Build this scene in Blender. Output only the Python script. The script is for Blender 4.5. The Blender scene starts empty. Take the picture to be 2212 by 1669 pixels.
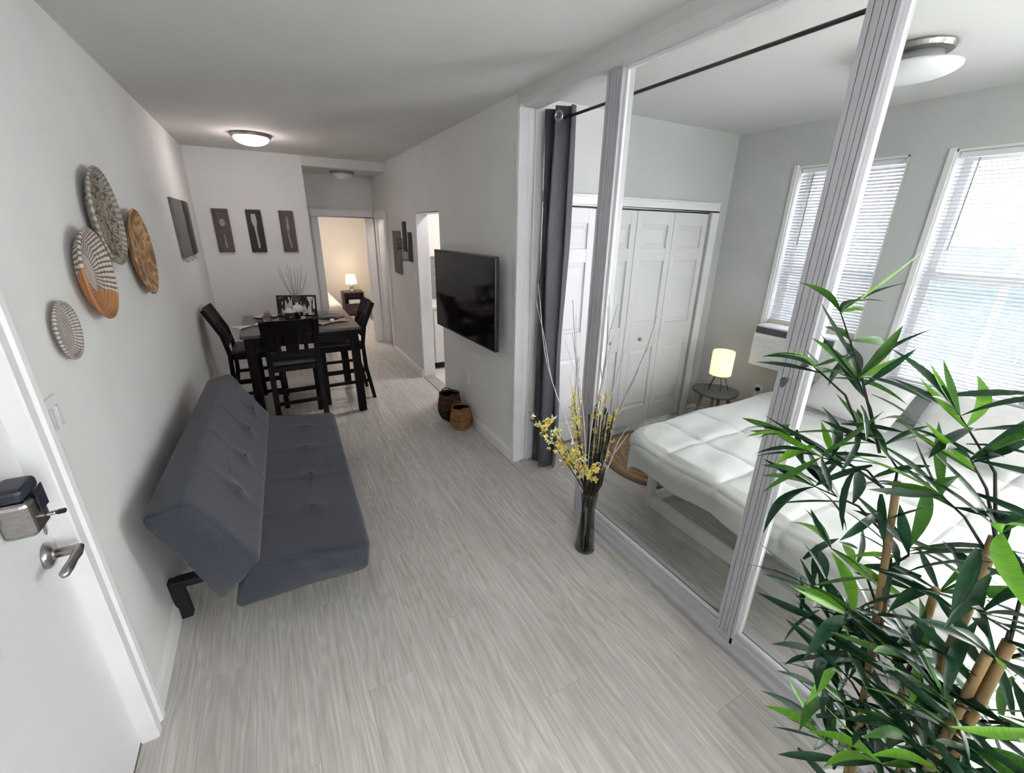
import bpy, bmesh, math, random
from mathutils import Vector, Matrix, Euler

random.seed(7)
S = bpy.context.scene
COL = S.collection
PI = math.pi

# ------------------------------------------------------------------ camera
CAM_H = 1.72
FPX = 920.85
YAW, PITCH, ROLL = 0.508566, 0.351713, 0.018324
fw = Vector((math.sin(YAW) * math.cos(PITCH), math.cos(YAW) * math.cos(PITCH), -math.sin(PITCH)))
r0 = Vector((math.cos(YAW), -math.sin(YAW), 0))
u0 = r0.cross(fw)
rt = r0 * math.cos(ROLL) + u0 * math.sin(ROLL)
up = -r0 * math.sin(ROLL) + u0 * math.cos(ROLL)
cd = bpy.data.cameras.new('camera')
cam = bpy.data.objects.new('camera', cd)
COL.objects.link(cam)
M = Matrix((rt, up, -fw)).transposed().to_4x4()
M.translation = (0, 0, CAM_H)
cam.matrix_world = M
cd.sensor_fit = 'HORIZONTAL'
cd.sensor_width = 36
cd.lens = FPX / 2212 * 36
cd.clip_start = 0.02
S.camera = cam

# ------------------------------------------------------------------ world, light, exposure
S.view_settings.view_transform = 'Standard'
S.view_settings.look = 'None'
S.view_settings.gamma = 1
S.view_settings.use_curve_mapping = False
S.view_settings.exposure = 0.36
S.cycles.max_bounces = 7
S.cycles.diffuse_bounces = 4
S.cycles.glossy_bounces = 3
S.cycles.transmission_bounces = 4
S.cycles.transparent_max_bounces = 14
S.cycles.caustics_reflective = False
S.cycles.caustics_refractive = False
S.cycles.use_adaptive_sampling = True
S.cycles.adaptive_threshold = 0.1
S.cycles.adaptive_min_samples = 16
S.cycles.use_light_tree = False
W = bpy.data.worlds.new('overcast_sky')
S.world = W
W.use_nodes = True
wn = W.node_tree
bg = wn.nodes['Background']
tcw = wn.nodes.new('ShaderNodeTexCoord')
nzw = wn.nodes.new('ShaderNodeTexNoise')
nzw.inputs['Scale'].default_value = 1.6
rw = wn.nodes.new('ShaderNodeValToRGB')
rw.color_ramp.elements[0].color = (0.93, 0.95, 0.99, 1)
rw.color_ramp.elements[1].color = (1.0, 0.98, 0.95, 1)
wn.links.new(tcw.outputs['Generated'], nzw.inputs['Vector'])
wn.links.new(nzw.outputs['Fac'], rw.inputs['Fac'])
wn.links.new(rw.outputs['Color'], bg.inputs['Color'])
bg.inputs['Strength'].default_value = 18.0


def portal(name, loc, rot, sx, sy):
    l = bpy.data.lights.new(name, 'AREA')
    l.shape = 'RECTANGLE'
    l.size, l.size_y = sx, sy
    l.cycles.is_portal = True
    o = bpy.data.objects.new(name, l)
    o.location = loc
    o.rotation_euler = rot
    COL.objects.link(o)


portal('window_portal', (3.76, 1.75, 1.45), (0, PI / 2, 0), 1.5, 0.70)
portal('window_portal', (3.76, 0.87, 1.48), (0, PI / 2, 0), 1.45, 0.70)
portal('window_portal', (3.76, -0.48, 1.42), (0, PI / 2, 0), 1.7, 1.6)  # this portal and the next two serve the added windows
portal('window_portal', (0.375, -1.58, 1.38), (-PI / 2, 0, PI), 0.6, 1.7)
portal('window_portal', (1.98, -1.58, 1.38), (-PI / 2, 0, PI), 0.7, 1.7)


def lamp(name, loc, power, color, size=0.1, kind='POINT', rot=(0, 0, 0)):
    l = bpy.data.lights.new(name, kind)
    l.energy = power
    l.color = color
    if kind == 'POINT':
        l.shadow_soft_size = size
    else:
        l.shape = 'DISK'
        l.size = size
    o = bpy.data.objects.new(name, l)
    o.location = loc
    o.rotation_euler = rot
    COL.objects.link(o)
    return o


# ------------------------------------------------------------------ materials
MATS = {}


def mat(name, c1, c2=None, rough=0.6, scale=8.0, metal=0.0, bump=0.0, stretch=(1, 1, 1), detail=3.0,
        emit=None, estr=0.0, spec=0.5, lo=0.35, hi=0.65, sheen=0.0, bscale=None, trans=0.0):
    if name in MATS:
        return MATS[name]
    m = bpy.data.materials.new(name)
    m.use_nodes = True
    nt = m.node_tree
    b = nt.nodes['Principled BSDF']
    c2 = c2 or tuple(x * 0.93 for x in c1)
    tc = nt.nodes.new('ShaderNodeTexCoord')
    mp = nt.nodes.new('ShaderNodeMapping')
    mp.inputs['Scale'].default_value = stretch
    nz = nt.nodes.new('ShaderNodeTexNoise')
    nz.inputs['Scale'].default_value = scale
    nz.inputs['Detail'].default_value = detail
    rp = nt.nodes.new('ShaderNodeValToRGB')
    rp.color_ramp.elements[0].position = lo
    rp.color_ramp.elements[1].position = hi
    rp.color_ramp.elements[0].color = (*c1, 1)
    rp.color_ramp.elements[1].color = (*c2, 1)
    L = nt.links.new
    L(tc.outputs['Object'], mp.inputs['Vector'])
    L(mp.outputs['Vector'], nz.inputs['Vector'])
    L(nz.outputs['Fac'], rp.inputs['Fac'])
    L(rp.outputs['Color'], b.inputs['Base Color'])
    b.inputs['Roughness'].default_value = rough
    b.inputs['Metallic'].default_value = metal
    b.inputs['Specular IOR Level'].default_value = spec
    if sheen:
        b.inputs['Sheen Weight'].default_value = sheen
    if emit:
        b.inputs['Emission Color'].default_value = (*emit, 1)
        b.inputs['Emission Strength'].default_value = estr
    if bump:
        bp = nt.nodes.new('ShaderNodeBump')
        bp.inputs['Strength'].default_value = bump
        bp.inputs['Distance'].default_value = 0.01
        if bscale:
            n2 = nt.nodes.new('ShaderNodeTexNoise')
            n2.inputs['Scale'].default_value = bscale
            n2.inputs['Detail'].default_value = 4
            L(mp.outputs['Vector'], n2.inputs['Vector'])
            L(n2.outputs['Fac'], bp.inputs['Height'])
        else:
            L(nz.outputs['Fac'], bp.inputs['Height'])
        L(bp.outputs['Normal'], b.inputs['Normal'])
    if trans:
        out = nt.nodes['Material Output']
        tr = nt.nodes.new('ShaderNodeBsdfTranslucent')
        L(rp.outputs['Color'], tr.inputs['Color'])
        mx = nt.nodes.new('ShaderNodeMixShader')
        mx.inputs['Fac'].default_value = trans
        L(b.outputs['BSDF'], mx.inputs[1])
        L(tr.outputs['BSDF'], mx.inputs[2])
        L(mx.outputs['Shader'], out.inputs['Surface'])
    MATS[name] = m
    return m


def glass(name, tint, refl=1.45, rough=0.0):
    m = bpy.data.materials.new(name)
    m.use_nodes = True
    nt = m.node_tree
    nt.nodes.remove(nt.nodes['Principled BSDF'])
    out = nt.nodes['Material Output']
    tr = nt.nodes.new('ShaderNodeBsdfTransparent')
    nz = nt.nodes.new('ShaderNodeTexNoise')
    nz.inputs['Scale'].default_value = 0.7
    rp = nt.nodes.new('ShaderNodeValToRGB')
    rp.color_ramp.elements[0].color = (*tint, 1)
    rp.color_ramp.elements[1].color = (*[min(1, t * 1.01) for t in tint], 1)
    gl = nt.nodes.new('ShaderNodeBsdfGlossy')
    gl.inputs['Roughness'].default_value = rough
    # Schlick reflectance, the same on both faces of a pane
    lw = nt.nodes.new('ShaderNodeLayerWeight')
    pw = nt.nodes.new('ShaderNodeMath')
    pw.operation = 'POWER'
    pw.inputs[1].default_value = 5.0
    fr = nt.nodes.new('ShaderNodeMath')
    fr.operation = 'MULTIPLY_ADD'
    k0 = ((refl - 1) / (refl + 1)) ** 2
    fr.inputs[1].default_value = (1 - k0) * 0.6
    fr.inputs[2].default_value = k0 * 0.8
    nt.links.new(lw.outputs['Facing'], pw.inputs[0])
    nt.links.new(pw.outputs[0], fr.inputs[0])
    mx = nt.nodes.new('ShaderNodeMixShader')
    L = nt.links.new
    L(nz.outputs['Fac'], rp.inputs['Fac'])
    L(rp.outputs['Color'], tr.inputs['Color'])
    L(fr.outputs[0], mx.inputs['Fac'])
    L(tr.outputs['BSDF'], mx.inputs[1])
    L(gl.outputs['BSDF'], mx.inputs[2])
    L(mx.outputs['Shader'], out.inputs['Surface'])
    MATS[name] = m
    return m


def floor_material():
    m = bpy.data.materials.new('grey_oak_laminate')
    m.use_nodes = True
    nt = m.node_tree
    b = nt.nodes['Principled BSDF']
    L = nt.links.new
    N = nt.nodes.new
    tc = N('ShaderNodeTexCoord')
    oi = N('ShaderNodeObjectInfo')
    off = N('ShaderNodeVectorMath')
    off.operation = 'SCALE'
    cmb = N('ShaderNodeCombineXYZ')
    L(oi.outputs['Random'], cmb.inputs[0])
    L(oi.outputs['Random'], cmb.inputs[1])
    L(oi.outputs['Random'], cmb.inputs[2])
    L(cmb.outputs[0], off.inputs[0])
    off.inputs['Scale'].default_value = 37.0
    add = N('ShaderNodeVectorMath')
    L(tc.outputs['Object'], add.inputs[0])
    L(off.outputs[0], add.inputs[1])
    # long fine streaks
    m1 = N('ShaderNodeMapping')
    m1.inputs['Scale'].default_value = (70, 2.2, 1)
    L(add.outputs[0], m1.inputs['Vector'])
    n1 = N('ShaderNodeTexNoise')
    n1.inputs['Scale'].default_value = 1
    n1.inputs['Detail'].default_value = 6
    n1.inputs['Distortion'].default_value = 0.6
    L(m1.outputs[0], n1.inputs['Vector'])
    # cathedral grain: rings of a stretched noise
    m2 = N('ShaderNodeMapping')
    m2.inputs['Scale'].default_value = (9, 0.9, 1)
    L(add.outputs[0], m2.inputs['Vector'])
    n2 = N('ShaderNodeTexNoise')
    n2.inputs['Scale'].default_value = 1
    n2.inputs['Detail'].default_value = 2
    L(m2.outputs[0], n2.inputs['Vector'])
    mul = N('ShaderNodeMath')
    mul.operation = 'MULTIPLY'
    mul.inputs[1].default_value = 95
    L(n2.outputs['Fac'], mul.inputs[0])
    sn = N('ShaderNodeMath')
    sn.operation = 'SINE'
    L(mul.outputs[0], sn.inputs[0])
    r1 = N('ShaderNodeValToRGB')
    r1.color_ramp.elements[0].position = 0.3
    r1.color_ramp.elements[1].position = 0.7
    r1.color_ramp.elements[0].color = (0.45, 0.418, 0.385, 1)
    r1.color_ramp.elements[1].color = (0.61, 0.588, 0.56, 1)
    L(n1.outputs['Fac'], r1.inputs['Fac'])
    mr = N('ShaderNodeMapRange')
    mr.inputs['From Min'].default_value = -1
    mr.inputs['From Max'].default_value = 1
    mr.inputs['To Min'].default_value = 0.90
    mr.inputs['To Max'].default_value = 1.05
    L(sn.outputs[0], mr.inputs['Value'])
    mr2 = N('ShaderNodeMapRange')
    mr2.inputs['To Min'].default_value = 0.95
    mr2.inputs['To Max'].default_value = 1.05
    L(oi.outputs['Random'], mr2.inputs['Value'])
    mm = N('ShaderNodeMath')
    mm.operation = 'MULTIPLY'
    L(mr.outputs[0], mm.inputs[0])
    L(mr2.outputs[0], mm.inputs[1])
    vs = N('ShaderNodeVectorMath')
    vs.operation = 'SCALE'
    L(r1.outputs['Color'], vs.inputs[0])
    L(mm.outputs[0], vs.inputs['Scale'])
    L(vs.outputs[0], b.inputs['Base Color'])
    b.inputs['Roughness'].default_value = 0.42
    bp = N('ShaderNodeBump')
    bp.inputs['Strength'].default_value = 0.12
    bp.inputs['Distance'].default_value = 0.004
    L(n1.outputs['Fac'], bp.inputs['Height'])
    L(bp.outputs['Normal'], b.inputs['Normal'])
    MATS['floor'] = m
    return m


FLOORM = floor_material()
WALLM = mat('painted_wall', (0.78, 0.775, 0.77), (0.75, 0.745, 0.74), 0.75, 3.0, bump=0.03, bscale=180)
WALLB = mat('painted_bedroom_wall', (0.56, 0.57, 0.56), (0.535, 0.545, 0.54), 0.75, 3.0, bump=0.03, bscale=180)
CEILM = mat('painted_ceiling', (0.70, 0.695, 0.685), (0.67, 0.665, 0.655), 0.85, 2.0, bump=0.05, bscale=120)
TRIM = mat('white_gloss_trim', (0.84, 0.84, 0.85), (0.80, 0.80, 0.82), 0.35, 5.0)
DOORM = mat('white_door_paint', (0.75, 0.75, 0.765), (0.73, 0.73, 0.745), 0.4, 4.0, bump=0.02, bscale=90)
GREYTRIM = mat('pale_grey_fluted_paint', (0.47, 0.468, 0.50), (0.46, 0.458, 0.49), 0.4, 12, stretch=(1, 1, .05))
PANE = glass('clear_partition_glass', (0.908, 0.918, 0.902))
WPANE = glass('window_glass', (0.975, 0.98, 0.98))
JARG = glass('jar_glass', (0.86, 0.88, 0.86), 1.5)
VASEG = glass('vase_glass', (0.72, 0.76, 0.73), 1.5)
SOFAM = mat('charcoal_blue_felt', (0.040, 0.045, 0.063), (0.047, 0.053, 0.073), 0.95, 60, bump=0.15, bscale=500, sheen=0.25, spec=0.2)
BLACKMET = mat('matte_black_metal', (0.006, 0.006, 0.012), (0.010, 0.010, 0.016), 0.5, 20)
NICKEL = mat('brushed_nickel', (0.36, 0.34, 0.33), (0.46, 0.44, 0.42), 0.28, 40, metal=1.0, stretch=(1, 1, 8))
DARKPLASTIC = mat('dark_blue_plastic', (0.015, 0.018, 0.035), (0.022, 0.026, 0.045), 0.35, 10)
ESPRESSO = mat('espresso_wood', (0.004, 0.003, 0.0028), (0.008, 0.006, 0.0055), 0.5, 6, stretch=(10, 10, 1), spec=0.16)
TABLETOP = mat('brown_grey_tabletop', (0.075, 0.06, 0.052), (0.12, 0.10, 0.09), 0.3, 5, stretch=(12, 1, 1))  # paler and greyer than the espresso frame
LEATHER = mat('black_leatherette', (0.012, 0.011, 0.011), (0.020, 0.019, 0.019), 0.45, 14, bump=0.05, bscale=200)
TVBODY = mat('tv_black_plastic', (0.006, 0.006, 0.007), (0.010, 0.010, 0.011), 0.35, 10)
TVSCREEN = mat('tv_dark_screen', (0.004, 0.004, 0.005), (0.006, 0.006, 0.007), 0.09, 4)
WHITEPL = mat('white_plastic', (0.80, 0.80, 0.80), (0.76, 0.76, 0.77), 0.4, 20)
CURTAINM = mat('slate_grey_curtain', (0.050, 0.050, 0.066), (0.068, 0.068, 0.086), 0.6, 30, stretch=(3, 3, .3), sheen=0.2)
DUVET = mat('white_quilt_cotton', (0.72, 0.73, 0.72), (0.69, 0.70, 0.69), 0.9, 6, bump=0.12, bscale=40)
LINEN = mat('white_linen', (0.82, 0.81, 0.80), (0.77, 0.76, 0.75), 0.9, 8, bump=0.1, bscale=60)
BLINDM = mat('white_blind_slat', (0.66, 0.66, 0.69), (0.62, 0.62, 0.65), 0.5, 6, trans=0.06)
GREYDESK = mat('slate_grey_tabletop', (0.075, 0.08, 0.09), (0.11, 0.115, 0.125), 0.4, 12)
OAK = mat('warm_oak_leg', (0.42, 0.20, 0.09), (0.32, 0.14, 0.06), 0.4, 8, stretch=(8, 8, 1))
JUTE = mat('woven_jute', (0.42, 0.28, 0.16), (0.30, 0.19, 0.10), 0.95, 30, bump=0.5, bscale=120)
JUTEDK = mat('dark_jute_edge', (0.26, 0.17, 0.10), (0.19, 0.12, 0.07), 0.95, 40, bump=0.5, bscale=120)
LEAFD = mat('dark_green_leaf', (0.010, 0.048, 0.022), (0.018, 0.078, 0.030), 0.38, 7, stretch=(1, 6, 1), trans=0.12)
LEAFM = mat('mid_green_leaf', (0.045, 0.155, 0.022), (0.075, 0.215, 0.030), 0.4, 7, stretch=(1, 6, 1), trans=0.2)
LEAFL = mat('lime_green_leaf', (0.15, 0.42, 0.035), (0.23, 0.50, 0.05), 0.4, 7, stretch=(1, 6, 1), trans=0.25)
BAMBOO = mat('tan_bamboo_cane', (0.32, 0.22, 0.10), (0.23, 0.145, 0.065), 0.4, 10, stretch=(4, 4, 1))
TWIG = mat('dark_twig', (0.018, 0.018, 0.014), (0.035, 0.03, 0.022), 0.7, 20)
YELLOW = mat('yellow_blossom', (0.72, 0.55, 0.08), (0.80, 0.70, 0.25), 0.6, 40, trans=0.2)
PALEGRN = mat('pale_bud', (0.62, 0.66, 0.42), (0.50, 0.55, 0.30), 0.6, 40)
SILVER = mat('whitewashed_willow', (0.62, 0.60, 0.58), (0.48, 0.46, 0.45), 0.6, 30)
TAUPETWIG = mat('taupe_willow', (0.30, 0.27, 0.25), (0.22, 0.19, 0.18), 0.7, 30)


# ------------------------------------------------------------------ mesh helpers
class MB:
    def __init__(s):
        s.v, s.f = [], []

    def add(s, vs, fs):
        n = len(s.v)
        s.v += [tuple(v) for v in vs]
        s.f += [tuple(i + n for i in f) for f in fs]
        return s

    def box(s, x0, x1, y0, y1, z0, z1):
        x0, x1 = min(x0, x1), max(x0, x1)
        y0, y1 = min(y0, y1), max(y0, y1)
        z0, z1 = min(z0, z1), max(z0, z1)
        v = [(x0, y0, z0), (x1, y0, z0), (x1, y1, z0), (x0, y1, z0), (x0, y0, z1), (x1, y0, z1), (x1, y1, z1), (x0, y1, z1)]
        return s.add(v, [(0, 3, 2, 1), (4, 5, 6, 7), (0, 1, 5, 4), (1, 2, 6, 5), (2, 3, 7, 6), (3, 0, 4, 7)])

    def beam(s, a, b, w, d, ref=(0, 0, 1)):
        a, b = Vector(a), Vector(b)
        t = (b - a).normalized()
        rf = Vector(ref)
        if abs(t.dot(rf)) > 0.95:
            rf = Vector((1, 0, 0))
        p = t.cross(rf).normalized() * w / 2
        q = t.cross(p).normalized() * d / 2
        v = [a - p - q, a + p - q, a + p + q, a - p + q, b - p - q, b + p - q, b + p + q, b - p + q]
        return s.add(v, [(0, 1, 2, 3), (7, 6, 5, 4), (0, 4, 5, 1), (1, 5, 6, 2), (2, 6, 7, 3), (3, 7, 4, 0)])

    def tube(s, pts, rad, seg=8):
        pts = [Vector(p) for p in pts]
        if not hasattr(rad, '__len__'):
            rad = [rad] * len(pts)
        vs, fs = [], []
        pr = None
        for i, p in enumerate(pts):
            t = (pts[min(i + 1, len(pts) - 1)] - pts[max(i - 1, 0)]).normalized()
            if pr is None:
                h = Vector((0, 0, 1)) if abs(t.z) < 0.9 else Vector((1, 0, 0))
                pr = t.cross(h).normalized()
            else:
                pr = (pr - t * pr.dot(t)).normalized()
            q = t.cross(pr)
            for k in range(seg):
                a = 2 * PI * k / seg
                vs.append(p + (pr * math.cos(a) + q * math.sin(a)) * rad[i])
        n = len(pts)
        for i in range(n - 1):
            for k in range(seg):
                k2 = (k + 1) % seg
                fs.append((i * seg + k, i * seg + k2, (i + 1) * seg + k2, (i + 1) * seg + k))
        fs.append(tuple(range(seg))[::-1])
        fs.append(tuple((n - 1) * seg + k for k in range(seg)))
        return s.add(vs, fs)

    def lathe(s, prof, c=(0, 0, 0), seg=24, axis='z'):
        vs, fs = [], []
        for r, h in prof:
            for k in range(seg):
                a = 2 * PI * k / seg
                p = (r * math.cos(a), r * math.sin(a), h)
                if axis == 'x':
                    p = (p[2], p[0], p[1])
                elif axis == 'y':
                    p = (p[1], p[2], p[0])
                vs.append((p[0] + c[0], p[1] + c[1], p[2] + c[2]))
        n = len(prof)
        for i in range(n - 1):
            for k in range(seg):
                k2 = (k + 1) % seg
                fs.append((i * seg + k, i * seg + k2, (i + 1) * seg + k2, (i + 1) * seg + k))
        if prof[0][0] > 1e-6:
            fs.append(tuple(range(seg))[::-1])
        if prof[-1][0] > 1e-6:
            fs.append(tuple((n - 1) * seg + k for k in range(seg)))
        return s.add(vs, fs)

    def prism(s, poly, a0, a1, axis='y'):
        # poly: 2D points; axis y -> (x,z) ; x -> (y,z) ; z -> (x,y)
        def P(p, a):
            return {'y': (p[0], a, p[1]), 'x': (a, p[0], p[1]), 'z': (p[0], p[1], a)}[axis]
        n = len(poly)
        vs = [P(p, a0) for p in poly] + [P(p, a1) for p in poly]
        fs = [tuple(range(n))[::-1], tuple(range(n, 2 * n))]
        for i in range(n):
            j = (i + 1) % n
            fs.append((i, j, n + j, n + i))
        return s.add(vs, fs)

    def grid(s, rows):
        n, m = len(rows), len(rows[0])
        vs = [p for r in rows for p in r]
        fs = [(i * m + j, i * m + j + 1, (i + 1) * m + j + 1, (i + 1) * m + j) for i in range(n - 1) for j in range(m - 1)]
        return s.add(vs, fs)

    def mesh(s, name, m, smooth=False):
        me = bpy.data.meshes.new(name)
        me.from_pydata(s.v, [], s.f)
        bm = bmesh.new()
        bm.from_mesh(me)
        bmesh.ops.remove_doubles(bm, verts=bm.verts, dist=1e-6)
        bmesh.ops.recalc_face_normals(bm, faces=bm.faces)
        bm.to_mesh(me)
        bm.free()
        me.materials.append(m)
        if smooth:
            for p in me.polygons:
                p.use_smooth = True
        return me

    def build(s, name, m, parent=None, smooth=False, bevel=0, seg=2, loc=None, rot=None, solid=0):
        o = bpy.data.objects.new(name, s.mesh(name, m, smooth))
        COL.objects.link(o)
        if parent:
            o.parent = parent
        if loc:
            o.location = loc
        if rot:
            o.rotation_euler = rot
        if solid:
            md = o.modifiers.new('solid', 'SOLIDIFY')
            md.thickness = solid
            md.offset = 0
        if bevel:
            md = o.modifiers.new('bevel', 'BEVEL')
            md.width = bevel
            md.segments = seg
            md.limit_method = 'ANGLE'
            md.angle_limit = math.radians(40)
            if smooth:
                md.harden_normals = False
        return o


def tag(o, label, cat, group=None):
    o['label'] = label
    o['category'] = cat
    if group:
        o['group'] = group
    return o


def thing(name, label, cat, loc=(0, 0, 0), rz=0.0, group=None):
    o = bpy.data.objects.new(name, None)
    o.empty_display_size = 0.1
    COL.objects.link(o)
    o.location = loc
    o.rotation_euler = (0, 0, rz)
    return tag(o, label, cat, group)


def struct(o, label=None, cat=None):
    o['kind'] = 'structure'
    if label:
        o['label'] = label
    if cat:
        o['category'] = cat
    return o


def copy_tree(o, parent=None):
    c = o.copy()
    COL.objects.link(c)
    c.parent = parent
    for ch in list(o.children):
        copy_tree(ch, c)
    return c


# ------------------------------------------------------------------ room constants
XL = -0.616      # left wall
XT = 1.464       # tv wall face
XT2 = 1.60       # tv wall back face
XP = 1.515       # partition front face
YB = 6.045       # dining end wall
YH = 6.90        # hall end wall
ZC = 2.49        # ceiling
ZH = 2.385       # hall, kitchen ceiling
YC = 2.624       # closet wall
XW = 3.577       # window wall
YR = -1.40       # wall behind the camera

# ------------------------------------------------------------------ floor with planks
fl = MB().box(-0.80, 3.80, -1.60, 9.95, -0.12, -0.012).build('floor', mat('floor_underlay', (0.22, 0.21, 0.20), rough=0.9))
struct(fl, 'grey oak laminate floor running through all rooms', 'floor')
PW, PL = 0.192, 1.22
plank_cache = {}


def plank(x0, x1, y0, y1):
    key = (round(x1 - x0, 3), round(y1 - y0, 3))
    if key not in plank_cache:
        w, l = key
        e, d = 0.0006, 0.0005
        mb = MB()
        z0, z1 = -0.012, 0.0
        g = 0.0002
        v = [(g, g, z0), (w - g, g, z0), (w - g, l - g, z0), (g, l - g, z0),
             (g, g, z1 - d), (w - g, g, z1 - d), (w - g, l - g, z1 - d), (g, l - g, z1 - d),
             (e, e, z1), (w - e, e, z1), (w - e, l - e, z1), (e, l - e, z1)]
        mb.add(v, [(0, 3, 2, 1), (8, 9, 10, 11)] + [(a, (a + 1) % 4, 4 + (a + 1) % 4, 4 + a) for a in range(4)]
               + [(4 + a, 4 + (a + 1) % 4, 8 + (a + 1) % 4, 8 + a) for a in range(4)])
        plank_cache[key] = mb.mesh('plank', FLOORM)
    o = bpy.data.objects.new('plank', plank_cache[key])
    COL.objects.link(o)
    o.parent = fl
    o.location = (x0, y0, 0)


ncol = 0
x = XL - 0.06
while x < XW + 0.02:
    x1 = x + PW
    ymax = 9.75 if x < XT2 + 0.25 else YC + 0.02
    ymax = 9.75 if x1 < 1.70 else YC + 0.02
    y = YR - 0.1 - ((ncol * 0.43) % 1.0) * PL
    while y < ymax:
        ya, yb_ = max(y, YR - 0.1), min(y + PL, ymax)
        if yb_ - ya > 0.04:
            plank(x, x1, round(ya, 3), round(yb_, 3))
        y += PL
    x = x1
    ncol += 1


# ------------------------------------------------------------------ walls
def wallobj(name, mb, m=WALLM, label=None):
    return struct(mb.build(name, m), label, 'wall' if label else None)


# left wall with entry door opening y .50 .. 1.41
mb = MB().box(XL - 0.14, XL, 1.472, YB + 0.12, 0, ZC).box(XL - 0.14, XL, YR - 0.16, 0.562, 0, ZC).box(XL - 0.14, XL, 0.562, 1.472, 1.96, ZC)
wallobj('wall_left', mb)
wallobj('wall_far', MB().box(XL - 0.14, 0.509, YB, YB + 0.12, 0, ZC))
wallobj('wall_hall_left', MB().box(0.389, 0.509, YB + 0.12, YH, 0, ZC))
# hall end wall with bedroom doorway
mb = MB().box(0.389, 0.70, YH, YH + 0.10, 0, ZC).box(1.335, XT, YH, YH + 0.10, 0, ZC).box(0.70, 1.335, YH, YH + 0.10, 1.85, ZC)
wallobj('wall_hall_end', mb)
# tv wall with kitchen doorway and bathroom doorway
mb = (MB().box(XT, XT2, 2.582, 4.09, 0, ZC).box(XT, XT2, 4.85, 6.24, 0, ZC).box(XT, XT2, 6.86, YH + 0.1, 0, ZC)
      .box(XT, XT2, 4.09, 4.85, 1.875, ZC).box(XT, XT2, 6.24, 6.86, 1.85, ZC))
wallobj('wall_right', mb)
# rear wall with two unseen windows, added to let in daylight
RZ0, RZ1 = 0.55, 2.20
RWA, RWB = (0.10, 0.65), (1.66, 2.30)
mb = MB().box(XL - 0.14, RWA[0], YR - 0.16, YR, 0, ZC).box(RWA[1], RWB[0], YR - 0.16, YR, 0, ZC).box(RWB[1], XW + 0.16, YR - 0.16, YR, 0, ZC)
for r_ in (RWA, RWB):
    mb.box(r_[0], r_[1], YR - 0.16, YR, 0, RZ0).box(r_[0], r_[1], YR - 0.16, YR, RZ1, ZC)
wallobj('wall_rear', mb)
# closet wall, bedroom side
CX0, CX1, CZ = 1.735, 3.383, 1.893
mb = MB().box(XT2, CX0, YC, YC + 0.12, 0, ZC).box(CX1, XW + 0.16, YC, YC + 0.12, 0, ZC).box(CX0, CX1, YC, YC + 0.12, CZ, ZC)
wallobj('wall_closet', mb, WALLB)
wallobj('wall_closet_inside', MB().box(XT2, XW + 0.16, YC + 0.62, YC + 0.70, 0, ZC))
# window wall
W1 = (1.415, 2.085, 0.70, 2.20)
W2 = (0.53, 1.205, 0.775, 2.20)
W3 = (-1.25, 0.10, 0.60, 2.25)  # unseen opening, added to bring in more daylight
mb = (MB().box(XW, XW + 0.16, W1[1], YC, 0, ZC).box(XW, XW + 0.16, W2[1], W1[0], 0, ZC)
      .box(XW, XW + 0.16, W3[1], W2[0], 0, ZC).box(XW, XW + 0.16, YR - 0.16, W3[0], 0, ZC)
      .box(XW, XW + 0.16, W3[0], W3[1], 0, W3[2]).box(XW, XW + 0.16, W3[0], W3[1], W3[3], ZC)
      .box(XW, XW + 0.16, W1[0], W1[1], 0, W1[2]).box(XW, XW + 0.16, W1[0], W1[1], W1[3], ZC)
      .box(XW, XW + 0.16, W2[0], W2[1], 0, W2[2]).box(XW, XW + 0.16, W2[0], W2[1], W2[3], ZC))
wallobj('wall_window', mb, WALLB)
# unseen wall added to keep sideways sky light off the two blinds
wallobj('wall_sky_blocker', MB().box(XW + 0.16, 5.70, 0.30, 0.42, -3.0, 4.5), mat('sky_blocker_grey', (0.52, 0.53, 0.56), (0.47, 0.48, 0.51), 0.85, 4))
# ceilings
struct(MB().box(XL - 0.14, XW + 0.16, YR - 0.16, YB + 0.02, ZC, ZC + 0.12).build('ceiling', CEILM))
struct(MB().box(0.389, XT, YB + 0.02, YH, ZH, ZH + 0.2).build('ceiling', CEILM))
# kitchen shell
KY = 5.62
KWALL = mat('warm_white_kitchen_wall', (0.80, 0.78, 0.75), (0.77, 0.75, 0.72), 0.7, 4)
wallobj('wall_kitchen_end', MB().box(XT2, 3.4, KY, KY + 0.08, 0, ZC), KWALL)
wallobj('wall_kitchen_side', MB().box(3.32, 3.4, YC + 0.7, KY, 0, ZC), KWALL)
struct(MB().box(XT2, 3.4, YC + 0.7, KY + 0.02, ZH, ZH + 0.1).build('ceiling', CEILM))
kf = MB().box(XT2, 3.4, YC + 0.7, KY, -0.012, 0.004).build('floor', mat('white_kitchen_tile', (0.74, 0.72, 0.71), (0.68, 0.66, 0.65), 0.3, 6))
struct(kf, 'white kitchen floor beyond the doorway', 'floor')
sd = MB().box(XT + 0.004, XT2, 4.09, 4.85, 0, 0.012).build('trim_1', mat('grey_marble_saddle', (0.42, 0.40, 0.39), (0.33, 0.31, 0.30), 0.4, 14), bevel=0.003)
struct(sd)
# bathroom shell
wallobj('wall_bath_end', MB().box(XT2, 2.7, 7.25, 7.33, 0, ZC), KWALL)
wallobj('wall_bath_side', MB().box(2.62, 2.7, KY + 0.08, 7.25, 0, ZC), KWALL)
struct(MB().box(XT2, 2.7, KY + 0.08, 7.33, ZH, ZH + 0.1).build('ceiling', CEILM))
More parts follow.
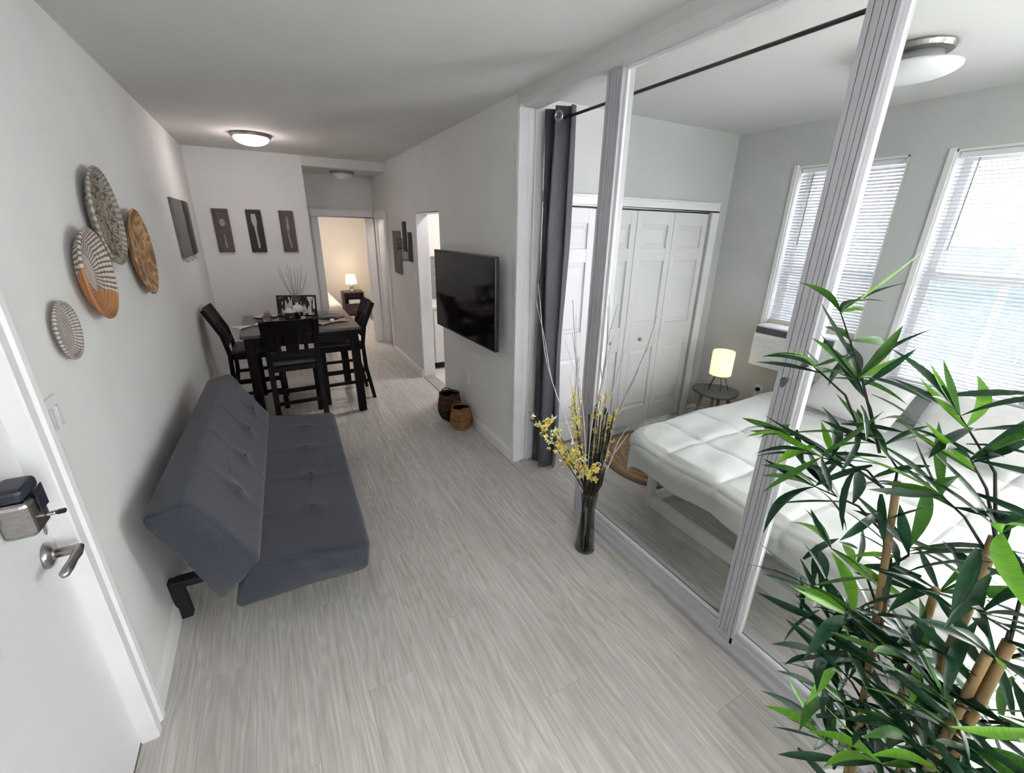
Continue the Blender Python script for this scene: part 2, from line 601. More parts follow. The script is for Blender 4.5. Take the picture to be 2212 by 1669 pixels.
# second bedroom shell
WARMW = mat('cream_bedroom_wall', (0.80, 0.745, 0.69), (0.77, 0.715, 0.66), 0.7, 4)
wallobj('wall_second_bedroom', MB().box(-0.5, 2.6, 9.72, 9.80, 0, ZC), WARMW)
wallobj('wall_second_bedroom_front', MB().box(-0.58, 0.389, YH, YH + 0.10, 0, ZC).box(XT, XT2, 7.0, 7.33, 0, ZC).box(XT2, 2.08, 7.33, 7.36, 0, ZC), WARMW)
wallobj('wall_second_bedroom_left', MB().box(-0.58, -0.5, 7.0, 9.8, 0, ZC), WARMW)
wallobj('wall_second_bedroom_right', MB().box(2.0, 2.08, 7.33, 9.8, 0, ZC), WARMW)
struct(MB().box(-0.58, 2.08, 7.0, 9.8, ZC - 0.05, ZC + 0.1).build('ceiling', CEILM))


# baseboards with a moulded top
def baseboard(name, a, b, n, h=0.092):
    # a,b: 2D end points on the wall; n: 2D inward normal
    prof = [(0, 0), (0.017, 0), (0.017, h - 0.026), (0.012, h - 0.016), (0.011, h - 0.006), (0.005, h), (0, h)]
    mb = MB()
    vs = []
    for p in (a, b):
        for d, z in prof:
            vs.append((p[0] + n[0] * d, p[1] + n[1] * d, z))
    k = len(prof)
    fs = [tuple(range(k)), tuple(range(2 * k - 1, k - 1, -1))] + [(i, (i + 1) % k, k + (i + 1) % k, k + i) for i in range(k)]
    mb.add(vs, fs)
    return struct(mb.build(name, TRIM))


baseboard('baseboard_left', (XL, 1.563), (XL, YB), (1, 0))
baseboard('baseboard_left_near', (XL, YR), (XL, 0.47), (1, 0))
baseboard('baseboard_far', (XL, YB), (0.509, YB), (0, -1))
baseboard('baseboard_right', (XT, 2.60), (XT, 4.09), (-1, 0))
baseboard('baseboard_right_hall', (XT, 4.85), (XT, 6.15), (-1, 0))
baseboard('baseboard_hall', (0.509, YB), (0.509, YH), (1, 0))
baseboard('baseboard_window', (XW, YR), (XW, YC), (-1, 0))
baseboard('baseboard_closet', (3.47, YC), (XW, YC), (0, -1))


def casing(name, mbf, m=TRIM, bevel=0.006):
    return struct(mbf.build(name, m, bevel=bevel))


# trim at end of tv wall / doorway jamb of the bedroom
casing('trim_2', MB().box(XT - 0.014, XT + 0.055, 2.566, 2.60, 0, 2.41).box(XT + 0.055, XT + 0.10, 2.576, 2.60, 0, 2.41)
       .box(XT + 0.10, XT2 + 0.03, 2.560, 2.60, 0, 2.41), TRIM)
# hall end door casing
casing('trim_3', MB().box(0.605, 0.70, YH - 0.018, YH, 0, 1.85).box(1.335, 1.44, YH - 0.018, YH, 0, 1.85)
       .box(0.605, 1.44, YH - 0.018, YH, 1.85, 1.945).box(0.60, 1.445, YH - 0.028, YH, 1.93, 1.955))
# bathroom door casing on tv wall
casing('trim_4', MB().box(XT - 0.018, XT, 6.145, 6.24, 0, 1.85).box(XT - 0.018, XT, 6.145, YH - 0.03, 1.85, 1.94))
casing('trim_5', MB().box(XT + 0.03, XT2 - 0.03, 6.84, 6.858, 0, 1.85).box(XT + 0.03, XT2 - 0.03, 6.242, 6.26, 0, 1.85))
# kitchen jamb lining
casing('trim_6', MB().box(XT + 0.002, XT2 + 0.01, 4.838, 4.85, 0.012, 1.875).box(XT + 0.002, XT2 + 0.01, 4.09, 4.102, 0.012, 1.875)
       .box(XT + 0.002, XT2 + 0.01, 4.09, 4.85, 1.863, 1.875))

# ------------------------------------------------------------------ entry door (door_1)
d1 = bpy.data.objects.new('door_1', None)
COL.objects.link(d1)
d1.location = (XL, 1.012, 0)
struct(d1, 'white entry door with nickel lever and keypad lock', 'door')
MB().box(-0.075, -0.030, -0.443, 0.4535, 0.012, 1.9540).build('door_slab', DOORM, d1, bevel=0.003)
MB().box(-0.14, -0.03, -0.45, 0.46, 0, 0.011).build('threshold', mat('bronze_threshold', (0.20, 0.17, 0.14), rough=0.4, metal=0.6), d1, bevel=0.003)
CP = [(-0.05, 0), (0.016, 0), (0.020, 0.006), (0.020, 0.036), (0.013, 0.044), (0.013, 0.058), (0.021, 0.066), (0.023, 0.088), (0.018, 0.096), (-0.001, 0.096), (-0.001, 0.008), (-0.05, 0.008)]
struct(MB().prism([(XL + d, 1.4665 + t) for d, t in CP], 0, 2.05, 'z').build('trim_7', TRIM))
struct(MB().prism([(XL + d, 0.5675 - t) for d, t in CP], 0, 2.05, 'z').build('trim_9', TRIM))
struct(MB().prism([(XL + d, 1.9545 + t) for d, t in CP], 0.5676, 1.4664, 'y').build('trim_10', TRIM))
DX = XL - 0.030
lock = thing('keypad_lock', 'nickel and black electronic deadbolt on the white entry door', 'lock', (DX, 1.325, 1.070))
MB().box(0.0, 0.062, -0.044, 0.044, -0.066, 0.030).build('lock_body', NICKEL, lock, bevel=0.014, seg=3)
MB().box(0.0, 0.0615, -0.0435, 0.0435, 0.031, 0.066).build('lock_cap', DARKPLASTIC, lock, bevel=0.012, seg=3)
MB().box(0.0625, 0.0655, -0.002, 0.042, -0.020, 0.040).build('lock_panel', DARKPLASTIC, lock, bevel=0.002)
tn = MB().box(0.062, 0.080, 0.012, 0.026, -0.045, -0.037).build('thumb_turn', NICKEL, lock, bevel=0.003)
MB().box(0.080, 0.098, 0.012, 0.026, -0.046, -0.036).build('turn_tip', BLACKMET, tn, bevel=0.003)
lev = thing('door_lever', 'brushed nickel lever handle below the keypad lock', 'door handle', (DX, 1.412, 0.870))
MB().lathe([(0.036, 0), (0.036, 0.006), (0.030, 0.012), (0.016, 0.016), (0.014, 0.020)], axis='x').build('rosette', NICKEL, lev, smooth=True, bevel=0.002)
MB().tube([(0.015, 0, 0), (0.055, 0, 0.0), (0.066, -0.003, -0.001)], [0.013, 0.0125, 0.012], 14).build('spindle', NICKEL, lev, smooth=True)
MB().tube([(0.064, 0.006, 0.002), (0.066, -0.02, -0.002), (0.064, -0.045, -0.004), (0.062, -0.072, -0.006), (0.060, -0.098, -0.008), (0.059, -0.106, -0.009)],
          [0.011, 0.012, 0.010, 0.012, 0.011, 0.004], 12).build('lever_arm', NICKEL, lev, smooth=True)
MB().prism([(0.030, 0.045), (0.042, 0.055), (0.046, 0.095), (0.038, 0.11), (0.030, 0.095)], 0.0005, 0.005, 'x').build('strike_lip', NICKEL, lev, bevel=0.002)
sw = thing('light_switch', 'white double light switch plate on left wall beside entry door', 'light switch', (XL, 1.628, 1.185))
MB().box(0, 0.007, -0.042, 0.042, -0.06, 0.06).build('plate', WHITEPL, sw, bevel=0.003)
for sy in (-0.020, 0.020):
    MB().box(0.007, 0.011, sy - 0.010, sy + 0.010, -0.032, 0.032).build('rocker', mat('grey_rocker', (0.66, 0.66, 0.66), rough=0.4), sw, bevel=0.002)

# ------------------------------------------------------------------ added daylight windows behind the camera
for nm, r_, lb in (('added_window_3', RWA, 'added living room window for daylight behind the camera'), ('added_window_4', RWB, 'added bedroom window for daylight beyond the foot of the view')):
    w3 = bpy.data.objects.new(nm, None)
    COL.objects.link(w3)
    w3.location = ((r_[0] + r_[1]) / 2, YR - 0.08, 0)
    struct(w3, lb, 'window')
    h_ = (r_[1] - r_[0]) / 2
    MB().box(-h_, -h_ + .05, -0.04, 0.04, RZ0, RZ1).box(h_ - .05, h_, -0.04, 0.04, RZ0, RZ1).box(-h_ + .05, h_ - .05, -0.04, 0.04, RZ0, RZ0 + .05) \
        .box(-h_ + .05, h_ - .05, -0.04, 0.04, RZ1 - .05, RZ1).box(-0.025, 0.025, -0.04, 0.04, RZ0 + .05, RZ1 - .05).build('window_frame', TRIM, w3)
    for s_ in (-1, 1):
        MB().box(min(s_ * .025, s_ * (h_ - .05)), max(s_ * .025, s_ * (h_ - .05)), -0.003, 0.003, RZ0 + .05, RZ1 - .05).build('pane', WPANE, w3)

# ------------------------------------------------------------------ glass partition
part = bpy.data.objects.new('partition', None)
COL.objects.link(part)
part.location = (XP, 0.6, 0)
struct(part, 'white framed glass partition between living room and bedroom', 'partition')
posts = [(1.755, 1.862, 1), (0.716, 0.796, 0), (-0.36, -0.28, 0), (YR, YR + 0.08, 0)]


def post_mesh(y0, y1):
    w = y1 - y0
    mb = MB()
    steps = [(0.0, 0.14, 0.0), (0.14, 0.18, 0.005), (0.18, 0.36, 0.001), (0.36, 0.39, 0.005), (0.39, 0.53, 0.0015),
             (0.53, 0.56, 0.005), (0.56, 0.78, 0.001), (0.78, 0.83, 0.006), (0.83, 1.0, 0.002)]
    for a, b, d in steps:
        mb.box(XP + d, XP + 0.075, y0 + a * w, y0 + b * w + 0.0002, 0.0, 2.415)
    return mb


for y0, y1, _ in posts:
    o = post_mesh(y0, y1).build('post', GREYTRIM, part)
    o.location = (-XP, -0.6, 0)
LO = (-XP, -0.6, 0)
# bottom rail: moulded
prof = [(XP - 0.012, 0), (XP - 0.012, 0.022), (XP - 0.004, 0.034), (XP + 0.000, 0.040), (XP + 0.000, 0.072), (XP + 0.010, 0.080), (XP + 0.012, 0.094), (XP + 0.075, 0.094), (XP + 0.075, 0)]
MB().prism(prof, YR + 0.08, 1.755, 'y').build('bottom_rail', GREYTRIM, part, loc=LO)
# header beam
prof = [(XP - 0.065, ZC), (XP - 0.065, 2.440), (XP - 0.045, 2.425), (XP - 0.02, 2.415), (XP + 0.075, 2.415), (XP + 0.075, ZC)]
MB().prism(prof, YR, 2.60, 'y').build('header_beam', mat('grey_white_beam', (0.62, 0.615, 0.61), (0.59, 0.585, 0.58), 0.5, 5), part, loc=LO)
for (ya, yb_) in ((0.796, 1.755), (-0.28, 0.716), (YR + 0.08, -0.36)):
    MB().box(XP + 0.036, XP + 0.042, ya + 0.001, yb_ - 0.001, 0.095, 2.414).build('pane', PANE, part, loc=LO)
    st = MB()
    st.box(XP + 0.022, XP + 0.035, ya, ya + 0.012, 0.094, 2.415).box(XP + 0.022, XP + 0.035, yb_ - 0.012, yb_, 0.094, 2.415) \
        .box(XP + 0.022, XP + 0.035, ya + 0.012, yb_ - 0.012, 0.094, 0.106).box(XP + 0.022, XP + 0.035, ya + 0.012, yb_ - 0.012, 2.400, 2.415)
    st.build('glazing_bead', TRIM, part, loc=LO)
    MB().box(XP + 0.0352, XP + 0.0358, ya + 0.001, yb_ - 0.001, 0.105, 0.111).box(XP + 0.0352, XP + 0.0358, ya + 0.0125, ya + 0.018, 0.111, 2.39) \
        .build('gasket', mat('dark_gasket', (0.10, 0.11, 0.11), rough=0.6), part, loc=LO)

# curtain rod + curtain on the bedroom side
rod = thing('curtain_rod', 'thin black curtain rod along the top of the glass partition', 'curtain rod', (1.635, 0.6, 2.335))
MB().tube([(0, -1.9, 0), (0, 1.93, 0)], 0.0075, 12).build('rod', BLACKMET, rod, smooth=True)
for yy in (-1.2, 0.15, 1.9):
    MB().box(-0.045, -0.008, yy - 0.008, yy + 0.008, -0.006, 0.006).build('bracket', BLACKMET, rod)
cu = thing('curtain', 'slate grey grommet curtain bunched beside the doorway trim', 'curtain', (1.635, 2.435, 0))
rows = []
NP = 60
for zi in range(15):
    z = 0.03 + (2.395 - 0.03) * zi / 14
    r = []
    sp = 0.122 + 0.012 * math.sin(zi * 0.9) * (1 - zi / 14)
    for k in range(NP + 1):
        t = k / NP
        yy = (t - 0.5) * 2 * sp + 0.012 * math.sin(t * 21 + zi * 0.25) * (1 - zi / 18)
        xx = 0.060 * math.sin(t * PI * 5 + 0.2) * (0.9 + 0.15 * math.sin(zi * 0.7 + t * 5)) + 0.008 * math.sin(t * 40)
        r.append((xx, yy, z))
    rows.append(r)
MB().grid(rows).build('cloth', CURTAINM, cu, smooth=True, solid=0.003)
for k, (gy, gx) in enumerate(((-0.096, -0.058), (-0.02, 0.056), (0.075, 0.058))):
    mb = MB()
    mb.tube([(0.024 * math.cos(a), 0.024 * math.sin(a), 0) for a in [i * 2 * PI / 20 for i in range(21)]], 0.006, 8)
    o = mb.build('grommet', NICKEL, cu, smooth=True, loc=(gx, gy, 2.335), rot=(0, PI / 2, 0.35))

# ------------------------------------------------------------------ closet bifold doors (structure door_2)
d2 = bpy.data.objects.new('door_2', None)
COL.objects.link(d2)
d2.location = (CX0, YC, 0)
struct(d2, 'white panelled bifold closet doors in the bedroom', 'door')
NL = 4
LW = (CX1 - 0.012 - CX0) / NL
for i in range(NL):
    x0 = i * LW + 0.0025
    x1 = (i + 1) * LW - 0.0025
    o = MB().box(x0, x1, 0.030, 0.060, 0.03, CZ - 0.018).build('door_leaf', DOORM, d2, bevel=0.003)
    fr = MB()
    bx = 0.060
    pz = [(0.20, 0.76), (0.97, 1.50), (1.60, 1.775)]
    # stiles and rails standing proud of the field
    fr.box(x0, x0 + bx, 0.012, 0.031, 0.03, CZ - 0.018).box(x1 - bx, x1, 0.012, 0.031, 0.03, CZ - 0.018)
    zz = [0.03] + [z for p in pz for z in p] + [CZ - 0.018]
    for k in range(0, len(zz), 2):
        fr.box(x0 + bx, x1 - bx, 0.012, 0.031, zz[k], zz[k + 1])
    fr.build('stile_frame', DOORM, o, bevel=0.003)
    for (za, zb) in pz:
        px0, px1 = x0 + bx + 0.012, x1 - bx - 0.012
        s_ = 0.028
        v = [(px0, 0.031, za + 0.012), (px1, 0.031, za + 0.012), (px1, 0.031, zb - 0.012), (px0, 0.031, zb - 0.012),
             (px0 + s_, 0.021, za + 0.012 + s_), (px1 - s_, 0.021, za + 0.012 + s_), (px1 - s_, 0.021, zb - 0.012 - s_), (px0 + s_, 0.021, zb - 0.012 - s_)]
        MB().add(v, [(4, 5, 6, 7), (0, 1, 5, 4), (1, 2, 6, 5), (2, 3, 7, 6), (3, 0, 4, 7)]).build('raised_panel', DOORM, o)
    if i in (1, 2):
        kx = x1 - 0.30 if i == 2 else x1 - 0.11
        kx = (x0 + 0.17) if i == 2 else (x0 + 0.24)
        MB().lathe([(0.008, 0.0), (0.007, 0.012), (0.015, 0.018), (0.016, 0.026), (0.010, 0.031), (0, 0.032)], (0, 0, 0), 16, 'y') \
            .build('knob', NICKEL, o, smooth=True, loc=(kx, 0.018, 0.85), rot=(0, 0, PI))
MB().box(-0.0, CX1 - CX0, 0.02, 0.10, CZ - 0.014, CZ - 0.001).build('track', BLACKMET, d2)
casing('trim_8', MB().box(CX0 - 0.07, CX0, YC - 0.018, YC, 0, CZ).box(CX1, CX1 + 0.075, YC - 0.018, YC, 0, CZ)
       .box(CX0 - 0.07, CX1 + 0.075, YC - 0.018, YC, CZ, CZ + 0.065).box(CX0 - 0.075, CX1 + 0.08, YC - 0.026, YC, CZ + 0.055, CZ + 0.072))


# ------------------------------------------------------------------ bedroom windows with blinds
def window(name, w, label):
    y0, y1, z0, z1 = w
    o = bpy.data.objects.new(name, None)
    COL.objects.link(o)
    o.location = (XW, (y0 + y1) / 2, 0)
    struct(o, label, 'window')
    L_ = (-XW, -(y0 + y1) / 2, 0)
    MB().box(XW + 0.002, XW + 0.16, y0, y0 + 0.012, z0, z1).box(XW + 0.002, XW + 0.16, y1 - 0.012, y1, z0, z1) \
        .box(XW + 0.002, XW + 0.16, y0, y1, z1 - 0.012, z1).build('reveal', TRIM, o, loc=L_)
    MB().box(XW - 0.028, XW + 0.16, y0 - 0.03, y1 + 0.03, z0 - 0.022, z0).build('sill', TRIM, o, loc=L_, bevel=0.006)
    MB().box(XW - 0.012, XW + 0.004, y1 - 0.004, y1 + 0.028, z0, z1 + 0.01).build('window_trim', TRIM, o, loc=L_, bevel=0.003)
    zm = (z0 + z1) / 2
    for (a, b, xo) in ((z0, zm + 0.03, 0.105), (zm - 0.03, z1 - 0.012, 0.130)):
        s_ = MB().box(XW + xo, XW + xo + 0.022, y0 + 0.012, y0 + 0.052, a, b).box(XW + xo, XW + xo + 0.022, y1 - 0.052, y1 - 0.012, a, b) \
            .box(XW + xo, XW + xo + 0.022, y0 + 0.052, y1 - 0.052, a, a + 0.05).box(XW + xo, XW + xo + 0.022, y0 + 0.052, y1 - 0.052, b - 0.045, b) \
            .build('sash', TRIM, o, loc=L_)
        MB().box(XW + xo + 0.009, XW + xo + 0.012, y0 + 0.052, y1 - 0.052, a + 0.05, b - 0.045).build('pane', WPANE, s_)
    return o


win1 = window('window_1', W1, 'bedroom window with an air conditioner under its blind')
win2 = window('window_2', W2, 'bedroom window nearest the bamboo plant')
added_win = window('added_window_5', W3, 'added bedroom window for daylight beyond the right edge of the view')


def blind(label, w, zbot, tilt, cat='blind', group=None):
    y0, y1, z0, z1 = w
    yc = (y0 + y1) / 2
    hw = (y1 - y0) / 2 - 0.018
    b = thing('venetian_blind', label, 'blind', (XW + 0.045, yc, zbot))
    MB().box(-0.016, 0.016, -hw, hw, z1 - zbot - 0.045, z1 - zbot - 0.014).build('headrail', TRIM, b, bevel=0.002)
    MB().box(-0.013, 0.013, -hw, hw, 0.0, 0.014).build('bottom_rail', TRIM, b, bevel=0.002)
    pitch = 0.0215
    mb = MB()
    d = 0.0125
    mb.add([(-d, -hw, 0), (0, -hw, 0.0018), (d, -hw, 0), (-d, hw, 0), (0, hw, 0.0018), (d, hw, 0)], [(0, 1, 4, 3), (1, 2, 5, 4)])
    me = mb.mesh('slat', BLINDM)
    n = int((z1 - 0.05 - zbot - 0.02) / pitch)
    for i in range(n):
        o = bpy.data.objects.new('slat', me)
        COL.objects.link(o)
        o.parent = b
        o.location = (0, 0, 0.026 + i * pitch)
        o.rotation_euler = (0, tilt + random.uniform(-0.03, 0.03), 0)
    for yy in (-hw * 0.72, hw * 0.72):
        MB().tube([(-0.014, yy, 0.01), (-0.014, yy, z1 - zbot - 0.03)], 0.0012, 5).build('ladder_cord', WHITEPL, b)
    MB().tube([(-0.022, hw - 0.09, z1 - zbot - 0.05), (-0.026, hw - 0.088, z1 - zbot - 0.55)], 0.0035, 8).build('tilt_wand', mat('grey_wand', (0.30, 0.32, 0.34), rough=0.3), b)
    return b


blind('white venetian blind lowered over the window with the air conditioner', W1, 1.055, -0.70)
blind('large white venetian blind with grey wand behind the bamboo plant', W2, 0.785, -0.30)
# window air conditioner
ac = thing('air_conditioner', 'white window air conditioner below the shorter blind', 'air conditioner', (XW, 1.75, 0.70))
MB().box(-0.17, 0.30, -0.30, 0.30, 0.0, 0.335).build('housing', mat('ac_white', (0.74, 0.74, 0.75), (0.70, 0.70, 0.71), 0.45, 5), ac, bevel=0.012, seg=3)
MB().box(-0.176, -0.165, -0.285, 0.285, 0.272, 0.322).build('outlet_grille', mat('ac_dark_vent', (0.05, 0.052, 0.06), rough=0.5), ac)
for i in range(9):
    MB().box(-0.178, -0.168, -0.28, 0.28, 0.02 + i * 0.026, 0.028 + i * 0.026).build('louver', WHITEPL, ac)
pan = MB().box(XW + 0.02, XW + 0.06, W1[0] + 0.012, W1[1] - 0.012, 1.036, 1.055).build('filler_panel', mat('cream_foam', (0.70, 0.62, 0.50), rough=0.8), win1)
pan.location = (-XW, -1.75, 0)

# ------------------------------------------------------------------ house next door, seen through the blinds
nb = thing('neighbouring_house', 'pale house with grey blue windows beyond the blinds', 'building', (5.7, 4.6, -3.0))
MB().box(0, 3, -4.3, 5, 0, 9.0).build('wall', mat('pale_siding', (0.46, 0.47, 0.50), (0.42, 0.43, 0.46), 0.8, 3), nb)
MB().prism([(-4.6, 9.0), (5.3, 9.0), (0.35, 11.2)], -0.3, 3.3, 'x').build('roof', mat('slate_roof', (0.22, 0.26, 0.33), (0.18, 0.21, 0.27), 0.8, 6), nb)
GW = mat('grey_blue_glass', (0.10, 0.13, 0.18), (0.14, 0.17, 0.23), 0.2, 3)
for yy in (-3.35, -1.5, 0.6, 3.2):
    for z0 in (0.9, 3.55):
        f = MB().box(-0.06, 0.02, yy - 0.62, yy + 0.62, z0 - 0.06, z0 + 1.16).build('window', TRIM, nb)
        MB().box(-0.07, 0.0, yy - 0.54, yy - 0.03, z0, z0 + 1.10).box(-0.07, 0.0, yy + 0.03, yy + 0.54, z0, z0 + 1.10).build('pane', GW, f)

# ------------------------------------------------------------------ sofa bed
sofa = thing('sofa_bed', 'charcoal grey tufted sofa bed with tilted back against left wall', 'sofa', (-0.28, 1.73, 0), -0.034)
SL = 1.67


def r2(poly, r=0.03, n=4):
    out = []
    k = len(poly)
    for i in range(k):
        p0, p1, p2 = Vector(poly[i - 1]), Vector(poly[i]), Vector(poly[(i + 1) % k])
        a = p1 + (p0 - p1).normalized() * r
        b = p1 + (p2 - p1).normalized() * r
        for j in range(n + 1):
            t = j / n
            out.append(tuple((a * (1 - t) ** 2 + p1 * 2 * t * (1 - t) + b * t * t)))
    return out


def cushion(poly, name, tufts, top_edge, parent, m=SOFAM, ny=70, seam_rows=()):
    # extruded rounded profile (x,z) along y; dimples pushed in along the profile normal near tufts
    prof = []
    rp = r2(poly, 0.028, 4)
    for i in range(len(rp)):
        a, b = Vector(rp[i]), Vector(rp[(i + 1) % len(rp)])
        n = max(1, int((b - a).length / 0.028))
        for j in range(n):
            prof.append(a.lerp(b, j / n))
    cx = sum(p.x for p in prof) / len(prof)
    cz = sum(p.y for p in prof) / len(prof)
    ys = [0, 0.006, 0.016, 0.03] + [0.03 + (SL - 0.06) * i / ny for i in range(1, ny)] + [SL - 0.03, SL - 0.016, SL - 0.006, SL]
    e0, e1 = Vector(top_edge[0]), Vector(top_edge[1])
    nrm = Vector((-(e1 - e0).y, (e1 - e0).x)).normalized()
    ed = (e1 - e0).normalized()
    rows = []
    for y in ys:
        dend = min(y, SL - y)
        sh = 1.0 if dend >= 0.03 else 0.0
        ins = 0.0 if dend >= 0.03 else 0.016 * (1 - dend / 0.03) ** 2
        row = []
        for p in prof:
            q = Vector((p.x, p.y))
            c = Vector((cx, cz))
            if ins:
                q = q + (c - q).normalized() * ins
            dist = abs((q - e0).dot(nrm))
            if dist < 0.03:
                u = (q - e0).dot(ed)
                dz = 0
                for (tu, ty) in tufts:
                    dd = math.hypot((u - tu), (y - ty))
                    dz += 0.016 * math.exp(-(dd / 0.045) ** 2)
                    dz += 0.0035 * math.exp(-((y - ty) / 0.012) ** 2)
                q = q - nrm * dz * sh
            row.append((q.x, y, q.y))
        rows.append(row + [row[0]])
    mb = MB().grid(rows)
    k = len(rows[0]) - 1
    mb.add([rows[0][i] for i in range(k)], [tuple(range(k))])
    mb.add([rows[-1][i] for i in range(k)], [tuple(range(k))])
    o = mb.build(name, m, parent, smooth=True)
    bt = MB().lathe([(0.0, -0.002), (0.012, 0.0), (0.010, 0.004), (0.0, 0.006)], seg=12)
    me = bt.mesh('button', m, True)
    ang = math.atan2(nrm.x, nrm.y)
    for (tu, ty) in tufts:
        b = bpy.data.objects.new('button', me)
        COL.objects.link(b)
        b.parent = o
        P = e0 + ed * tu - nrm * 0.017
        b.location = (P.x, ty, P.y)
        b.rotation_euler = (0, ang, 0)
    return o


TY = [0.20, 0.45, 0.76, 1.10, 1.43]
TY = [0.36, 0.70, 1.06, 1.40]
ox = 0.28
seat_poly = [(-0.345 + ox, 0.205), (0.205 + ox, 0.205), (0.222 + ox, 0.345), (-0.262 + ox, 0.407)]
cushion(seat_poly, 'seat', [(0.222, t) for t in TY], ((0.222 + ox, 0.345), (-0.262 + ox, 0.407)), sofa)
back_poly = [(-0.372 + ox, 0.262), (-0.238 + ox, 0.415), (-0.400 + ox, 0.758), (-0.556 + ox, 0.728)]
back_poly = [(-0.375 + ox, 0.262), (-0.212 + ox, 0.405), (-0.405 + ox, 0.760), (-0.552 + ox, 0.722)]
cushion(back_poly, 'backrest', [(0.18, t) for t in TY], ((-0.212 + ox, 0.405), (-0.405 + ox, 0.760)), sofa)
for yy in (0.30, 1.37):
    lg = MB().beam((-0.600 + ox, yy, 0.195), (0.08 + ox, yy, 0.195), 0.055, 0.035).build('leg_bar', BLACKMET, sofa, bevel=0.004)
    MB().beam((-0.590 + ox, yy, 0.0), (-0.600 + ox, yy, 0.213), 0.042, 0.050).build('leg', BLACKMET, sofa, bevel=0.004)
    MB().beam((0.08 + ox, yy, 0.0), (0.08 + ox, yy, 0.213), 0.042, 0.055).build('leg', BLACKMET, sofa, bevel=0.004)
MB().box(-0.30 + ox, -0.22 + ox, 0.02, 0.10, 0.20, 0.26).build('hinge', BLACKMET, sofa, bevel=0.004)
MB().box(-0.30 + ox, -0.22 + ox, SL - 0.10, SL - 0.02, 0.20, 0.26).build('hinge', BLACKMET, sofa, bevel=0.004)

# ------------------------------------------------------------------ dining set
TX0, TX1, TY0, TY1, TZ = -0.305, 0.665, 4.115, 5.11, 0.85
tb = thing('dining_table', 'square counter height dark wood dining table', 'table', ((TX0 + TX1) / 2, (TY0 + TY1) / 2, 0))
hx, hy = (TX1 - TX0) / 2, (TY1 - TY0) / 2
MB().box(-hx, hx, -hy, hy, TZ - 0.028, TZ).build('tabletop', TABLETOP, tb, bevel=0.005)
ap = MB()
for s_ in (-1, 1):
    ap.box(-hx + 0.06, hx - 0.06, s_ * (hy - 0.045), s_ * (hy - 0.065), TZ - 0.125, TZ - 0.028)
    ap.box(s_ * (hx - 0.045), s_ * (hx - 0.065), -hy + 0.06, hy - 0.06, TZ - 0.125, TZ - 0.028)
ap.build('apron', ESPRESSO, tb)
for sx in (-1, 1):
    for sy in (-1, 1):
        MB().beam((sx * (hx - 0.052), sy * (hy - 0.052), 0), (sx * (hx - 0.06), sy * (hy - 0.06), TZ - 0.028), 0.072, 0.072).build('leg', ESPRESSO, tb, bevel=0.004)


def dining_chair(label, loc, rz):
    c = thing('dining_chair', label, 'chair', loc, rz, 'counter height chairs around the table')
    MB().box(-0.205, 0.205, -0.19, 0.215, 0.545, 0.59).build('seat_frame', ESPRESSO, c, bevel=0.005)
    MB().box(-0.21, 0.21, -0.185, 0.22, 0.59, 0.628).build('seat', LEATHER, c, bevel=0.016, seg=3, smooth=True)
    for s_ in (-1, 1):
        MB().beam((s_ * 0.185, 0.195, 0), (s_ * 0.185, 0.19, 0.55), 0.042, 0.042).build('leg', ESPRESSO, c, bevel=0.003)
        pts = [(s_ * 0.19, -0.262, 0), (s_ * 0.188, -0.205, 0.35), (s_ * 0.187, -0.195, 0.60), (s_ * 0.190, -0.225, 0.78), (s_ * 0.196, -0.325, 1.005)]
        mb = MB()
        for a, b in zip(pts[:-1], pts[1:]):
            a, b = Vector(a), Vector(b)
            mb.beam(a, b + (b - a).normalized() * 0.008, 0.034, 0.044, (1, 0, 0))
        mb.build('rear_post', ESPRESSO, c, bevel=0.003)
        MB().beam((s_ * 0.186, -0.225, 0.20), (s_ * 0.186, 0.19, 0.20), 0.018, 0.03).build('stretcher', ESPRESSO, c)
        MB().beam((s_ * 0.186, -0.215, 0.33), (s_ * 0.186, 0.19, 0.33), 0.018, 0.03).build('stretcher', ESPRESSO, c)
    MB().beam((-0.18, 0.19, 0.24), (0.18, 0.19, 0.24), 0.022, 0.04).build('footrest', ESPRESSO, c)
    MB().beam((-0.18, -0.222, 0.27), (0.18, -0.222, 0.27), 0.018, 0.03).build('stretcher', ESPRESSO, c)
    # top rail slightly curved
    mb = MB()
    rows_ = []
    n = 8
    for i in range(n):
        a = -0.19 + 0.38 * i / n
        b = -0.19 + 0.38 * (i + 1) / n
        ca = -0.02 * math.cos(a / 0.19 * PI / 2)
        cb = -0.02 * math.cos(b / 0.19 * PI / 2)
        v = []
        for (xx, cc) in ((a, ca), (b, cb)):
            for (yy, zz) in ((-0.268, 0.875), (-0.246, 0.875), (-0.306, 1.01), (-0.328, 1.01)):
                v.append((xx, yy + cc, zz))
        mb.add(v, [(0, 1, 2, 3), (4, 7, 6, 5), (0, 4, 5, 1), (1, 5, 6, 2), (2, 6, 7, 3), (3, 7, 4, 0)])
    mb.build('top_rail', ESPRESSO, c)
    MB().beam((-0.18, -0.205, 0.69), (0.18, -0.205, 0.69), 0.02, 0.045).build('lower_rail', ESPRESSO, c)
    for sx, w in ((0, 0.10), (-0.105, 0.032), (0.105, 0.032)):
        mb = MB()
        pts = [(sx, -0.207, 0.70), (sx, -0.228, 0.79), (sx, -0.272, 0.885)]
        for a, b in zip(pts[:-1], pts[1:]):
            mb.beam(a, b, w, 0.014, (0, 1, 0))
        mb.build('back_slat', ESPRESSO, c)
    return c


